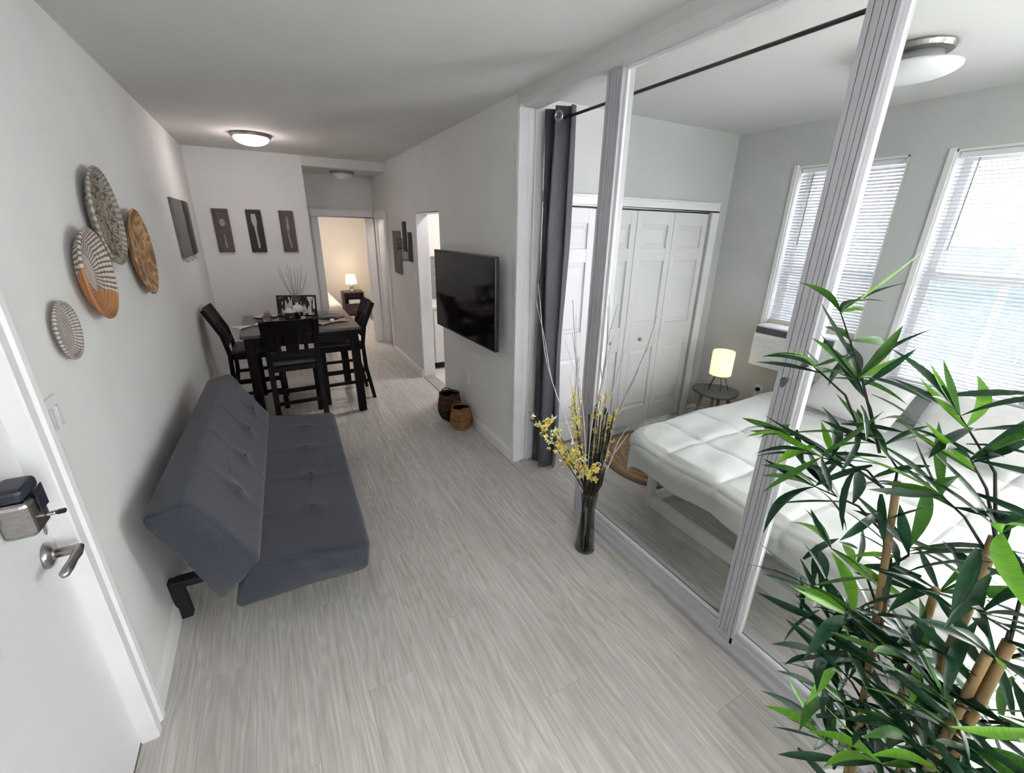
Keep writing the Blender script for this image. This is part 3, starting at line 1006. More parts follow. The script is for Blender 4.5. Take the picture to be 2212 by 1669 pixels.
dining_chair('dark slatted dining chair with its back to the sofa bed', (0.065, 4.165, 0), 0.03)
dining_chair('dark dining chair squeezed between table and left wall', (-0.235, 4.74, 0), -PI / 2 - 0.04)
dining_chair('dark dining chair on the hallway side of the table', (0.525, 4.645, 0), PI / 2 + 0.02)

# --- things on the table
BWPRINT = mat('black_white_print', (0.02, 0.02, 0.02), (0.75, 0.72, 0.69), 0.3, 9, detail=1.0, stretch=(3, 1, 1), lo=0.47, hi=0.52)
pf = thing('picture_frame', 'black double picture frame with monochrome prints on the table', 'picture frame', (0.185, 4.83, TZ + 0.003), -0.30)
MB().box(-0.185, 0.185, -0.008, 0.010, 0.0, 0.215).build('backing', mat('frame_black', (0.008, 0.008, 0.008), rough=0.35), pf, rot=(-0.16, 0, 0))
for sx in (-0.105, 0.105):
    MB().box(sx - 0.066, sx + 0.066, -0.0105, -0.008, 0.018, 0.198).build('print', BWPRINT, pf, rot=(-0.16, 0, 0))
bl = mat('frame_black', (0.008, 0.008, 0.008))
MB().beam((0, 0.03, 0.15), (0, 0.13, 0.002), 0.05, 0.006).build('easel_strut', bl, pf)
rd = thing('reed_diffuser', 'white round reed diffuser with tall dried reeds on the table', 'diffuser', (0.185, 4.68, TZ))
MB().lathe([(0.034, 0), (0.040, 0.004), (0.042, 0.07), (0.040, 0.075)], seg=20).build('stand', mat('gloss_black', (0.01, 0.01, 0.01), rough=0.25), rd, smooth=True)
MB().lathe([(0.030, 0.075), (0.047, 0.088), (0.052, 0.110), (0.046, 0.132), (0.026, 0.146), (0.012, 0.150), (0.012, 0.168)], seg=20).build('bottle', mat('white_ceramic', (0.80, 0.79, 0.77), rough=0.35), rd, smooth=True)
for i in range(9):
    a = (i - 4) / 4
    dx = 0.125 * a + random.uniform(-0.015, 0.015)
    dy = random.uniform(-0.05, 0.05)
    hh = 0.54 + random.uniform(-0.05, 0.03) - 0.04 * abs(a)
    pts = [(0.003 * a, 0, 0.10), (dx * 0.25, dy * .2, 0.22), (dx * 0.7, dy * .7, 0.10 + (hh - .1) * .66), (dx, dy, hh)]
    MB().tube(pts, [0.0035, 0.003, 0.0022, 0.0012], 6).build('reed', mat('dried_reed', (0.28, 0.23, 0.21), (0.20, 0.16, 0.15), 0.8, 20), rd)
ca = thing('candle', 'dark jar candle with a cream lid in front of the picture frame', 'candle', (0.105, 4.60, TZ))
MB().lathe([(0.040, 0), (0.045, 0.005), (0.046, 0.088), (0.042, 0.09)], seg=20).build('jar', mat('smoky_jar', (0.02, 0.02, 0.026), rough=0.15), ca, smooth=True)
MB().lathe([(0.048, 0.09), (0.056, 0.094), (0.056, 0.104), (0.030, 0.112), (0.022, 0.128), (0, 0.132)], seg=20).build('lid', mat('cream_lid', (0.68, 0.65, 0.60), rough=0.5), ca, smooth=True)
ds = tag(MB().lathe([(0.0, 0.0), (0.05, 0.002), (0.072, 0.014), (0.074, 0.017), (0.05, 0.008), (0.02, 0.010), (0.018, 0.045), (0.022, 0.05), (0, 0.052)], seg=24)
         .build('candle_dish', mat('white_porcelain', (0.80, 0.79, 0.78), rough=0.25), smooth=True, loc=(0.215, 4.565, TZ)), 'small white porcelain candle dish on table', 'dish')
tumb = thing('glass_tumbler', 'faceted pink tumbler with crumpled napkin near table corner', 'glass', (-0.085, 4.70, TZ))
MB().lathe([(0.034, 0), (0.040, 0.006), (0.044, 0.055), (0.041, 0.056), (0.036, 0.010), (0, 0.008)], seg=10).build('cup', mat('rose_glass', (0.36, 0.27, 0.26), (0.28, 0.21, 0.20), 0.15, 6), tumb)
mb = MB()
for i in range(5):
    a = i * 1.257
    mb.tube([(0, 0, 0.02), (0.015 * math.cos(a), 0.015 * math.sin(a), 0.06), (0.028 * math.cos(a), 0.028 * math.sin(a), 0.085 + 0.02 * (i % 2))], [0.014, 0.013, 0.003], 6)
mb.build('napkin_points', mat('mauve_napkin', (0.30, 0.24, 0.24), rough=0.9), tumb, smooth=True)


def placemat_set(tag_i, loc, rz, lab):
    pm = thing('placemat', 'woven taupe placemat ' + lab, 'placemat', (loc[0], loc[1], TZ), rz)
    pmm = mat('woven_taupe', (0.36, 0.29, 0.23), (0.26, 0.21, 0.17), 0.9, 60, bump=0.3, bscale=150)
    for k in range(6):
        MB().lathe([(0.028 * k, 0.0), (0.028 * k, 0.004), (0.028 * k + 0.014, 0.0055), (0.028 * (k + 1), 0.004), (0.028 * (k + 1), 0.0)], seg=32) \
            .build('coil', pmm, pm, smooth=True)
    p1 = tag(MB().lathe([(0.0, 0.0), (0.075, 0.0), (0.125, 0.013), (0.126, 0.017), (0.075, 0.006), (0.0, 0.005)], seg=36)
             .build('dinner_plate', mat('grey_stoneware', (0.15, 0.13, 0.13), (0.19, 0.165, 0.16), 0.25, 6), smooth=True, loc=(loc[0], loc[1], TZ + 0.0052)), 'grey stoneware dinner plate ' + lab, 'plate')
    p2 = tag(MB().lathe([(0.0, 0.0), (0.055, 0.0), (0.098, 0.012), (0.099, 0.016), (0.055, 0.006), (0.0, 0.005)], seg=36)
             .build('side_plate', mat('grey_stoneware', (0.15, 0.13, 0.13)), smooth=True, loc=(loc[0], loc[1], TZ + 0.0165)), 'small grey plate stacked on dinner plate ' + lab, 'plate')
    return pm


placemat_set(0, (0.475, 4.64), 0, 'at the hallway side seat')
placemat_set(1, (0.03, 4.30), 0, 'at the sofa side seat')
NAP = mat('beige_napkin', (0.50, 0.42, 0.34), (0.40, 0.33, 0.27), 0.9, 20)
WNAP = mat('white_napkin', (0.74, 0.70, 0.67), (0.66, 0.62, 0.60), 0.9, 14)


def napkin(label, loc, rz, m, ring=True, L_=0.26):
    n = thing('napkin', label, 'napkin', (loc[0], loc[1], TZ), rz)
    for s_ in (-1, 1):
        rows = []
        for i in range(9):
            t = i / 8
            w = 0.012 + 0.055 * t
            r = []
            for j in range(7):
                u = j / 6 * 2 - 1
                r.append((s_ * (0.01 + t * L_ / 2), u * w, 0.006 + 0.010 * abs(math.sin(u * 4 + t)) * (0.4 + t)))
            rows.append(r)
        MB().grid(rows).build('napkin_wing', m, n, smooth=True, solid=0.004)
    if ring:
        MB().lathe([(0.0, 0.0), (0.014, 0.004), (0.022, 0.016), (0.022, 0.026), (0.014, 0.038), (0.0, 0.042)], seg=16).build('napkin_ring', mat('white_pearl', (0.84, 0.82, 0.80), rough=0.3), n, smooth=True)
    return n


napkin('beige napkin with a white ball ring at the table edge', (0.455, 4.40), 0.35, NAP)
napkin('folded white napkin at the left table corner', (-0.215, 4.52), 0.55, WNAP, False, 0.30)
npl = tag(MB().lathe([(0.0, 0.0), (0.07, 0.0), (0.115, 0.012), (0.116, 0.015), (0.07, 0.005), (0.0, 0.004)], seg=32)
          .build('dinner_plate', mat('pale_stoneware', (0.50, 0.46, 0.44), rough=0.3), smooth=True, loc=(-0.10, 4.96, TZ)), 'pale plate half hidden behind the picture frame', 'plate')

# ------------------------------------------------------------------ television
tv = thing('television', 'large black flat screen television on the right wall', 'television', (1.335, 3.268, 1.21), 0.035)
TW, TH = 1.135, 0.675
MB().box(0.0, 0.035, -TW / 2, TW / 2, -TH / 2, TH / 2).build('casing', TVBODY, tv, bevel=0.006)
MB().box(-0.002, 0.0, -TW / 2 + 0.009, TW / 2 - 0.009, -TH / 2 + 0.018, TH / 2 - 0.009).build('screen', TVSCREEN, tv)
MB().box(0.035, 0.060, -0.40, 0.40, -0.25, 0.12).build('back_housing', TVBODY, tv, bevel=0.012)
MB().box(0.060, 0.128, -0.12, 0.12, -0.12, 0.12).build('wall_mount', BLACKMET, tv)

# ------------------------------------------------------------------ floor baskets by the kitchen doorway
WICK = mat('brown_wicker', (0.30, 0.15, 0.06), (0.20, 0.09, 0.035), 0.8, 25, bump=0.6, bscale=90)
WICKD = mat('dark_brown_wicker', (0.085, 0.040, 0.020), (0.055, 0.025, 0.014), 0.8, 25, bump=0.6, bscale=90)
WICKB = mat('black_wicker', (0.012, 0.010, 0.009), (0.020, 0.016, 0.014), 0.8, 25, bump=0.6, bscale=90)


def belly_basket(label, loc, h, rb, rm, rt_, mlow, mup, split):
    b = thing('belly_basket', label, 'basket', (loc[0], loc[1], 0))

    def prof(t):
        # radius along height
        r = rb + (rm - rb) * math.sin(min(t / 0.42, 1) * PI / 2)
        if t > 0.42:
            r = rm + (rt_ - rm) * (0.5 - 0.5 * math.cos((t - 0.42) / 0.58 * PI))
        return r
    n = 18
    lo_, hi_ = MB(), MB()
    for i in range(n):
        t0, t1 = i / n, (i + 1) / n
        z0, z1 = t0 * h, t1 * h
        ra, rb2 = prof(t0), prof(t1)
        tgt = lo_ if t0 < split else hi_
        tgt.lathe([(ra - 0.004, z0), (max(ra, rb2) + 0.003, (z0 + z1) / 2), (rb2 - 0.004, z1), (rb2 - 0.010, z1), (ra - 0.010, z0)], seg=28)
    lo_.lathe([(0, 0.001), (rb, 0.001), (rb, 0.006), (0, 0.006)], seg=28)
    lo_.build('lower_weave', mlow, b, smooth=True)
    hi_.build('upper_weave', mup, b, smooth=True)
    MB().tube([(rt_ * math.cos(a), rt_ * math.sin(a), h) for a in [i * 2 * PI / 28 for i in range(29)]], 0.006, 6).build('rim', mup, b, smooth=True)
    for s_ in (-1, 1):
        pts = []
        for i in range(9):
            a = PI * i / 8
            pts.append((math.cos(a) * 0.045, s_ * (rt_ + 0.004), h - 0.01 + math.sin(a) * 0.03))
        MB().tube(pts, 0.005, 6).build('handle', mup, b, smooth=True)
    return b


belly_basket('dark brown woven belly basket standing behind a lighter one', (1.325, 3.60), 0.25, 0.075, 0.112, 0.095, WICKB, WICKD, 0.40)
belly_basket('light brown wicker belly basket in front of the darker one', (1.335, 3.34), 0.205, 0.068, 0.100, 0.084, WICK, WICK, 0.5)
cb = MB()
pts = []
for i in range(40):
    t = i / 39
    a = t * 4 * PI
    pts.append((XT + 0.05 + 0.045 * math.cos(a) + 0.02 * t, 4.02 + 0.05 * math.sin(a), 0.012 + 0.05 * t + 0.02 * math.sin(a * 0.5)))
tag(cb.tube(pts, 0.0035, 6).build('cable', mat('white_cable', (0.72, 0.70, 0.74), rough=0.5), smooth=True, loc=(-0.13, 0.0, -0.008)), 'coiled white cable on the floor behind the baskets', 'cable')


# ------------------------------------------------------------------ wall sockets and switches
def wall_plate(name, label, cat, loc, axis, kind):
    o = thing(name, label, cat, loc, axis)
    MB().box(0, 0.006, -0.035, 0.035, -0.057, 0.057).build('plate', WHITEPL, o, bevel=0.002)
    if kind == 'outlet':
        for z in (-0.022, 0.022):
            MB().box(0.006, 0.009, -0.015, 0.015, z - 0.014, z + 0.014).build('socket', mat('socket_grey', (0.60, 0.60, 0.60), rough=0.4), o, bevel=0.003)
    else:
        MB().box(0.006, 0.010, -0.014, 0.014, -0.030, 0.030).build('rocker', WHITEPL, o, bevel=0.002)
    return o


wall_plate('wall_outlet', 'white wall outlet below the television', 'outlet', (XT, 3.48, 0.42), PI, 'outlet')
wall_plate('light_switch', 'white light switch beside the kitchen doorway', 'light switch', (XT, 5.00, 1.15), PI, 'switch')
wall_plate('wall_outlet', 'white outlet low on the hallway wall below the sconces', 'outlet', (XT, 5.92, 0.42), PI, 'outlet')
ow = wall_plate('wall_outlet', 'white outlet with black plug behind the bedside table', 'outlet', (XW, 2.0, 0.44), PI, 'outlet')
MB().box(0.009, 0.04, -0.014, 0.014, 0.008, 0.036).build('plug', BLACKMET, ow, bevel=0.005)


# ------------------------------------------------------------------ woven baskets on the left wall
def basket_material(name, kind):
    m = bpy.data.materials.new(name)
    m.use_nodes = True
    nt = m.node_tree
    b = nt.nodes['Principled BSDF']
    L = nt.links.new
    N = nt.nodes.new
    tc = N('ShaderNodeTexCoord')
    sep = N('ShaderNodeSeparateXYZ')
    L(tc.outputs['Object'], sep.inputs[0])
    at = N('ShaderNodeMath')
    at.operation = 'ARCTAN2'
    L(sep.outputs['Z'], at.inputs[0])
    L(sep.outputs['Y'], at.inputs[1])
    rad = N('ShaderNodeVectorMath')
    rad.operation = 'LENGTH'
    L(tc.outputs['Object'], rad.inputs[0])

    def math_(op, a, b_=None):
        n = N('ShaderNodeMath')
        n.operation = op
        for i, v in enumerate((a, b_)):
            if v is None:
                continue
            if isinstance(v, (int, float)):
                n.inputs[i].default_value = v
            else:
                L(v, n.inputs[i])
        return n.outputs[0]
    nz = N('ShaderNodeTexNoise')
    nz.inputs['Scale'].default_value = 14
    L(tc.outputs['Object'], nz.inputs['Vector'])
    nzc = math_('SUBTRACT', nz.outputs['Fac'], 0.5)

    def ramp(f, stops):
        r = N('ShaderNodeValToRGB')
        el = r.color_ramp.elements
        while len(el) < len(stops):
            el.new(0.5)
        for e, (p, c) in zip(el, stops):
            e.position = p
            e.color = (*c, 1)
        L(f, r.inputs['Fac'])
        return r.outputs['Color']

    def mixc(f, a, c):
        n = N('ShaderNodeMix')
        n.data_type = 'RGBA'
        L(f, n.inputs['Factor'])
        L(a, n.inputs['A'])
        L(c, n.inputs['B'])
        return n.outputs['Result']
    rings = math_('SINE', math_('MULTIPLY', rad.outputs['Value'], 520))
    spokes = math_('SINE', math_('ADD', math_('MULTIPLY', at.outputs[0], 44), math_('MULTIPLY', nzc, 6)))
    fine = math_('ADD', math_('MULTIPLY', rings, 0.25), 0.5)
    if kind == 'patterned':
        n2 = N('ShaderNodeTexNoise')
        n2.inputs['Scale'].default_value = 16
        n2.inputs['Distortion'].default_value = 2.5
        L(tc.outputs['Object'], n2.inputs['Vector'])
        col = ramp(n2.outputs['Fac'], [(0.40, (0.09, 0.07, 0.062)), (0.47, (0.32, 0.275, 0.225)), (0.56, (0.36, 0.31, 0.25)), (0.62, (0.15, 0.115, 0.10))])
        rim = math_('GREATER_THAN', rad.outputs['Value'], 0.176)
        rc = ramp(math_('ADD', math_('MULTIPLY', spokes, 0.5), 0.5), [(0.3, (0.22, 0.20, 0.17)), (0.65, (0.42, 0.39, 0.33))])
        col = mixc(rim, col, rc)
    elif kind == 'halves':
        tilt = math_('ADD', math_('MULTIPLY', sep.outputs['Z'], 1.0), math_('MULTIPLY', sep.outputs['Y'], 0.45))
        w = math_('ADD', tilt, math_('MULTIPLY', nzc, 0.10))
        f = math_('GREATER_THAN', w, -0.035)
        ca_ = ramp(fine, [(0.2, (0.46, 0.22, 0.10)), (0.8, (0.38, 0.17, 0.075))])
        cb_ = ramp(math_('ADD', math_('MULTIPLY', spokes, 0.5), 0.5), [(0.25, (0.16, 0.13, 0.11)), (0.5, (0.56, 0.50, 0.44))])
        pl = ramp(fine, [(0.2, (0.55, 0.47, 0.41)), (0.8, (0.48, 0.41, 0.36))])
        cb2 = mixc(math_('GREATER_THAN', rad.outputs['Value'], 0.075), pl, cb_)
        col = mixc(f, ca_, cb2)
    elif kind == 'brown':
        n2 = N('ShaderNodeTexNoise')
        n2.inputs['Scale'].default_value = 5.5
        n2.inputs['Distortion'].default_value = 1.6
        n2.inputs['Detail'].default_value = 1
        L(tc.outputs['Object'], n2.inputs['Vector'])
        col = ramp(n2.outputs['Fac'], [(0.36, (0.22, 0.13, 0.06)), (0.46, (0.42, 0.23, 0.10)), (0.53, (0.56, 0.37, 0.23)), (0.56, (0.28, 0.155, 0.075))])
    else:
        col = ramp(math_('ADD', math_('MULTIPLY', spokes, 0.5), 0.5), [(0.3, (0.22, 0.19, 0.165)), (0.6, (0.54, 0.49, 0.45))])
    L(col, b.inputs['Base Color'])
    b.inputs['Roughness'].default_value = 0.85
    bp = N('ShaderNodeBump')
    bp.inputs['Strength'].default_value = 0.5
    bp.inputs['Distance'].default_value = 0.004
    L(rings, bp.inputs['Height'])
    L(bp.outputs['Normal'], b.inputs['Normal'])
    MATS[name] = m
    return m


def wall_basket(label, y, z, r, depth, kind, rx=0.0):
    root = thing('wall_basket', label, 'wall basket', (XL, y, z), 0, 'woven baskets on the left wall')
    m = basket_material('woven_basket_' + kind, kind)
    # shallow bowl, opening to the room
    mb = MB()
    prof = [(0.0, 0.012), (r * 0.45, 0.012), (r * 0.75, depth * 0.42), (r * 0.97, depth), (r * 0.99, depth + 0.003), (r, depth), (r * 0.80, depth * 0.36), (r * 0.5, 0.002), (0, 0.002)]
    mb.lathe(prof, axis='x', seg=48)
    mb.build('bowl', m, root, smooth=True, rot=(rx, 0, 0))
    MB().tube([(depth, r * 0.99 * math.cos(a), r * 0.99 * math.sin(a)) for a in [i * 2 * PI / 48 for i in range(49)]], 0.0055, 6).build('rim', m, root, smooth=True, rot=(rx, 0, 0))


wall_basket('large grey patterned woven basket, highest on the left wall', 2.575, 1.742, 0.196, 0.042, 'patterned')
wall_basket('orange and cream striped woven basket on the left wall', 2.222, 1.535, 0.165, 0.046, 'halves')
wall_basket('brown woven basket nearest the dining table on left wall', 3.045, 1.572, 0.215, 0.042, 'brown')
wall_basket('small pale radial woven basket, lowest on the left wall', 1.862, 1.393, 0.090, 0.022, 'pale')

# ------------------------------------------------------------------ utensil plaques and plank panel
PLQ = mat('taupe_plaque_wood', (0.085, 0.068, 0.062), (0.125, 0.10, 0.092), 0.6, 8, stretch=(8, 8, 1))
PLQB = mat('black_plaque_wood', (0.008, 0.008, 0.010), (0.014, 0.014, 0.017), 0.5, 8, stretch=(8, 8, 1))
PALE = mat('pale_grey_cutout', (0.46, 0.45, 0.45), (0.40, 0.39, 0.39), 0.5, 10)
PALE2 = mat('taupe_cutout', (0.34, 0.315, 0.30), (0.28, 0.26, 0.25), 0.5, 10)


def plaque(label, xc, m, shape, mc):
    p = thing('utensil_plaque', label, 'wall plaque', (xc, YB, 1.656), 0, 'utensil plaques on the dining wall')
    hw, hh = 0.0775, 0.229
    MB().box(-hw, hw, -0.022, -0.002, -hh, hh).build('board', m, p, bevel=0.003)
    MB().box(-hw, -hw + 0.014, -0.027, -0.021, -hh, hh).box(hw - 0.014, hw, -0.027, -0.021, -hh, hh) \
        .box(-hw + 0.014, hw - 0.014, -0.027, -0.021, hh - 0.03, hh).box(-hw + 0.014, hw - 0.014, -0.027, -0.021, -hh, -hh + 0.02).build('raised_border', m, p, bevel=0.002)
    mb = MB()
    if shape == 'spoon':
        mb.prism([(0.028 * math.cos(a) + 0.004, 0.085 + 0.040 * math.sin(a)) for a in [i * 2 * PI / 20 for i in range(20)]], -0.027, -0.021)
        mb.prism([(-0.002, -0.03), (0.006, -0.03), (0.014, -0.15), (0.012, -0.185), (0.0, -0.185), (-0.006, -0.15)], -0.027, -0.021)
    elif shape == 'spatula':
        mb.prism([(-0.030, 0.185), (0.016, 0.185), (0.022, 0.10), (0.012, 0.045), (0.010, -0.02), (0.018, -0.17), (0.010, -0.19), (-0.004, -0.185), (-0.010, -0.02), (-0.014, 0.045), (-0.032, 0.10)], -0.027, -0.021)
    else:
        mb.prism([(0.0, 0.17), (0.012, 0.15), (0.018, 0.03), (0.004, 0.012), (0.010, -0.06), (0.020, -0.18), (0.004, -0.19), (-0.008, -0.05), (-0.012, 0.05)], -0.027, -0.021)
    mb.build('utensil_relief', mc, p, bevel=0.002)
    return p


plaque('taupe spoon plaque, nearest the corner on the dining wall', -0.387, PLQ, 'spoon', PALE2)
plaque('black plaque with a pale spatula on the dining wall', -0.065, PLQB, 'spatula', PALE)
plaque('taupe knife plaque nearest the hallway on the dining wall', 0.267, PLQ, 'knife', PALE2)
pn = thing('plank_panel', 'grey and black plank panel with hooks on the left wall', 'wall panel', (XL, 4.98, 1.685))
GP = mat('weathered_grey_plank', (0.13, 0.125, 0.115), (0.20, 0.19, 0.18), 0.7, 6, stretch=(6, 6, 1))
for (a, b, m, d) in ((-0.48, 0.04, GP, 0.022), (0.045, 0.26, PLQB, 0.028), (0.265, 0.46, GP, 0.020)):
    MB().box(0, d, a, b, -0.232, 0.232).build('plank', m, pn, bevel=0.003)
for yy in (-0.35, -0.12, 0.15):
    MB().tube([(0.012, yy, -0.228), (0.012, yy, -0.262), (0.026, yy, -0.270), (0.034, yy, -0.256)], 0.004, 6).build('hook', NICKEL, pn)

# ------------------------------------------------------------------ sconces on the hallway wall
gb = tag(MB().box(-0.022, 0, -0.165, 0.165, -0.255, 0.255).build('wall_plaque', mat('grey_barn_wood', (0.15, 0.14, 0.135), (0.22, 0.205, 0.195), 0.8, 6, stretch=(6, 6, 1)), bevel=0.003, loc=(XT, 5.63, 1.43)),
         'tall grey wooden board on wall beside the jar sconces', 'wall plaque')


def sconce(label, y, zc, hh, jz):
    s_ = thing('jar_sconce', label, 'wall sconce', (XT, y, zc), 0, 'jar sconces by the kitchen doorway')
    MB().box(-0.022, 0, -0.055, 0.055, -hh, hh).build('board', mat('dark_sconce_wood', (0.045, 0.036, 0.033), (0.07, 0.055, 0.05), 0.6, 7, stretch=(6, 6, 1)), s_, bevel=0.003)
    MB().lathe([(0.030, 0), (0.036, 0.004), (0.038, 0.10), (0.036, 0.13), (0.034, 0.13), (0.035, 0.10), (0.033, 0.006), (0, 0.005)], (-0.075, 0, jz), 18).build('jar', JARG, s_, smooth=True)
    MB().tube([(-0.075 + 0.039 * math.cos(a), 0.039 * math.sin(a), jz + 0.02) for a in [i * 2 * PI / 18 for i in range(19)]], 0.003, 6).build('ring', BLACKMET, s_)
    MB().tube([(-0.036, 0, jz + 0.02), (-0.020, 0, jz + 0.02)], 0.004, 6).build('arm', BLACKMET, s_)
    return s_


sconce('dark wood sconce with glass jar, higher of the two', 5.27, 1.625, 0.165, -0.15)
sconce('dark wood sconce with glass jar, lower one by the kitchen doorway', 5.06, 1.515, 0.16, -0.16)


# ------------------------------------------------------------------ ceiling lights
def flush_light(label, loc, rp_, rg, drop, lit, gap=0.0):
    c = thing('ceiling_light', label, 'ceiling light', loc)
    MB().lathe([(0, 0), (rp_, 0), (rp_ + 0.002, -0.008), (rp_ - 0.004, -0.026), (rp_ - 0.020, -0.030), (0, -0.030)][::-1], seg=40).build('pan', NICKEL, c, smooth=False, bevel=0.003)
    if lit:
        gm = mat('lit_frosted_glass', (0.9, 0.9, 0.9), rough=0.3, emit=(1.0, 0.94, 0.90), estr=14)
    else:
        gm = mat('frosted_glass_off', (0.82, 0.82, 0.83), (0.79, 0.79, 0.80), 0.35, 4)
    prof = [(rg, -0.028 - gap)]
    for i in range(1, 9):
        a = i / 8 * PI / 2
        prof.append((max(0.0, rg * math.cos(a)), -0.030 - gap - drop * math.sin(a)))
    if gap:
        MB().lathe([(rg * 0.55, -0.028), (rg * 0.60, -0.030 - gap)], seg=32).build('collar', mat('grey_collar', (0.40, 0.40, 0.40), rough=0.5), c, smooth=True)
        prof = [(0, -0.032 - gap), (rg * 0.97, -0.030 - gap)] + prof
    MB().lathe(prof, seg=40).build('diffuser', gm, c, smooth=True)
    return c


flush_light('lit round ceiling light over the dining table', (0.035, 5.0, ZC), 0.165, 0.143, 0.062, True)
lamp('dining_bulb', (0.035, 5.0, ZC - 0.14), 4, (1.0, 0.82, 0.75), 0.12)
flush_light('unlit round ceiling light in the hallway', (1.007, 6.42, ZH), 0.150, 0.128, 0.060, False)
flush_light('unlit glass dish ceiling light above the bed', (2.60, 1.115, ZC), 0.125, 0.165, 0.045, False, 0.05)

# ------------------------------------------------------------------ bed in the near bedroom
bed = thing('bed', 'white quilted double bed behind the glass partition', 'bed', (2.65, 0.95, 0))
BXC, BYC = -2.65, -0.95
BW = mat('white_bed_frame', (0.78, 0.78, 0.78), (0.74, 0.74, 0.75), 0.45, 5)
BY0, BY1 = 0.12, 1.74
L_ = (BXC, BYC, 0)
MB().box(1.985, 2.015, BY0 + 0.05, BY1 - 0.05, 0.0, 0.085).build('foot_rail', BW, bed, loc=L_, bevel=0.003)
MB().box(2.022, 3.398, BY1 - 0.09, BY1 - 0.06, 0.022, 0.085).build('side_rail', BW, bed, loc=L_, bevel=0.003)
MB().box(2.015, 3.45, BY0 + 0.05, BY0 + 0.08, 0.0, 0.085).build('side_rail', BW, bed, loc=L_, bevel=0.003)
for (px_, py_) in ((2.0, BY1 - 0.075), (2.0, 0.66), (2.0, BY0 + 0.075), (3.42, BY1 - 0.075), (3.42, BY0 + 0.075)):
    MB().box(px_ - 0.022, px_ + 0.022, py_ - 0.022, py_ + 0.022, 0.0, 0.34).build('leg', BW, bed, loc=L_, bevel=0.003)
MB().box(1.86, 3.50, BY0 + 0.03, BY1 - 0.03, 0.34, 0.375).build('deck', BW, bed, loc=L_, bevel=0.004)
MB().box(2.60, 2.63, BY0 + 0.08, BY1 - 0.08, 0.0, 0.34).build('centre_panel', BW, bed, loc=L_)
MB().box(1.85, 3.52, BY0 + 0.02, BY1 - 0.02, 0.375, 0.525).build('mattress', LINEN, bed, loc=L_, bevel=0.03, seg=3)
# comforter
X0, X1, Y0, Y1, ZT, RC = 1.815, 3.50, BY0, BY1 + 0.005, 0.555, 0.20


def sdf(px, py):
    cx, cy = (X0 + X1) / 2, (Y0 + Y1) / 2
    hx_, hy_ = (X1 - X0) / 2 - RC, (Y1 - Y0) / 2 - RC
    qx, qy = abs(px - cx) - hx_, abs(py - cy) - hy_
    if qx > 0 and qy > 0:
        l = math.hypot(qx, qy)
        return l - RC, (math.copysign(qx / l, px - cx), math.copysign(qy / l, py - cy))
    if qx > qy:
        return qx - RC, (math.copysign(1, px - cx), 0)
    return qy - RC, (0, math.copysign(1, py - cy))


rows = []
NX, NY = 210, 210
DR = 0.185
for i in range(NX + 1):
    r = []
    gx = (X0 - DR) + (X1 + 0.02 - X0 + DR) * i / NX
    for j in range(NY + 1):
        gy = (Y0 - DR) + (Y1 - Y0 + 2 * DR) * j / NY
        d, n = sdf(gx, gy)
        puff = min(1, 3.2 * abs(math.sin((gx - X0 + 0.05) / 0.34 * PI))) ** 0.5 * min(1, 3.2 * abs(math.sin((gy - Y0 + .05) / 0.34 * PI))) ** 0.5
        wr = 0.004 * math.sin(gx * 23 + gy * 9) + 0.003 * math.sin(gx * 7 - gy * 31)
        R_ = 0.055
        if d <= 0:
            edge = min(1, -d / 0.12)
            r.append((gx, gy, ZT - 0.012 + 0.014 * puff + wr * edge))
        else:
            b = (gx - n[0] * d, gy - n[1] * d)
            ang = min(d / R_, PI / 2)
            out = R_ * math.sin(ang)
            z = ZT - 0.012 - R_ * (1 - math.cos(ang))
            if d > R_ * PI / 2:
                e = d - R_ * PI / 2
                out += 0.008 * math.sin(b[1] * 17 + b[0] * 13) * min(1, e / 0.06) - 0.01 * min(1, e / 0.05)
                z -= e
            out += 0.011 * puff
            r.append((b[0] + n[0] * out, b[1] + n[1] * out, max(z + 0.008 * math.sin(b[1] * 11 + b[0] * 8), 0.30)))
    rows.append(r)
cf = MB().grid(rows).build('comforter', DUVET, bed, smooth=True, loc=L_, solid=0.016)


def pillow(label, loc, rot, sx, sy, sz):
    rows = []
    n = 20
    for side in (1, -1):
        rs = []
        for i in range(n + 1):
            r = []
            for j in range(n + 1):
                u, v = i / n * 2 - 1, j / n * 2 - 1
                f = (1 - abs(u) ** 3.2) * (1 - abs(v) ** 3.2)
                pin = 1 - 0.10 * (1 - (1 - abs(u * v)) ** 0.6)
                r.append((u * sx * (1 - 0.06 * (1 - v * v)) * pin, v * sy * (1 - 0.08 * (1 - u * u)) * pin, side * sz * max(0, f) ** 0.5))
            rs.append(r)
        rows.append(rs)
    mb = MB().grid(rows[0]).grid(rows[1])
    o = mb.build('pillow', LINEN, smooth=True, loc=loc, rot=rot)
    return tag(o, label, 'pillow', 'pillows at the head of the bed')


pillow('white pillow at the window end of the bed, beside the nearer window', (3.28, 0.56, 0.735), (0.0, -0.75, 0.05), 0.20, 0.32, 0.07)
pillow('white pillow at the head of the bed, below the middle wall', (3.27, 1.20, 0.72), (0.0, -0.75, -0.06), 0.19, 0.29, 0.065)

# rug
rg = thing('round_rug', 'round woven jute rug beside the bed', 'rug', (2.565, 2.085, 0))
for k in range(8):
    a, b = 0.45 * k / 8, 0.45 * (k + 1) / 8
    MB().lathe([(a, 0.0), (a, 0.008), ((a + b) / 2, 0.011), (b, 0.008), (b, 0.0)], seg=56).build('braid', JUTE, rg, smooth=True)
MB().lathe([(0.45, 0.0), (0.45, 0.012), (0.465, 0.016), (0.482, 0.012), (0.484, 0.0)], seg=56).build('edge_binding', JUTEDK, rg, smooth=True)

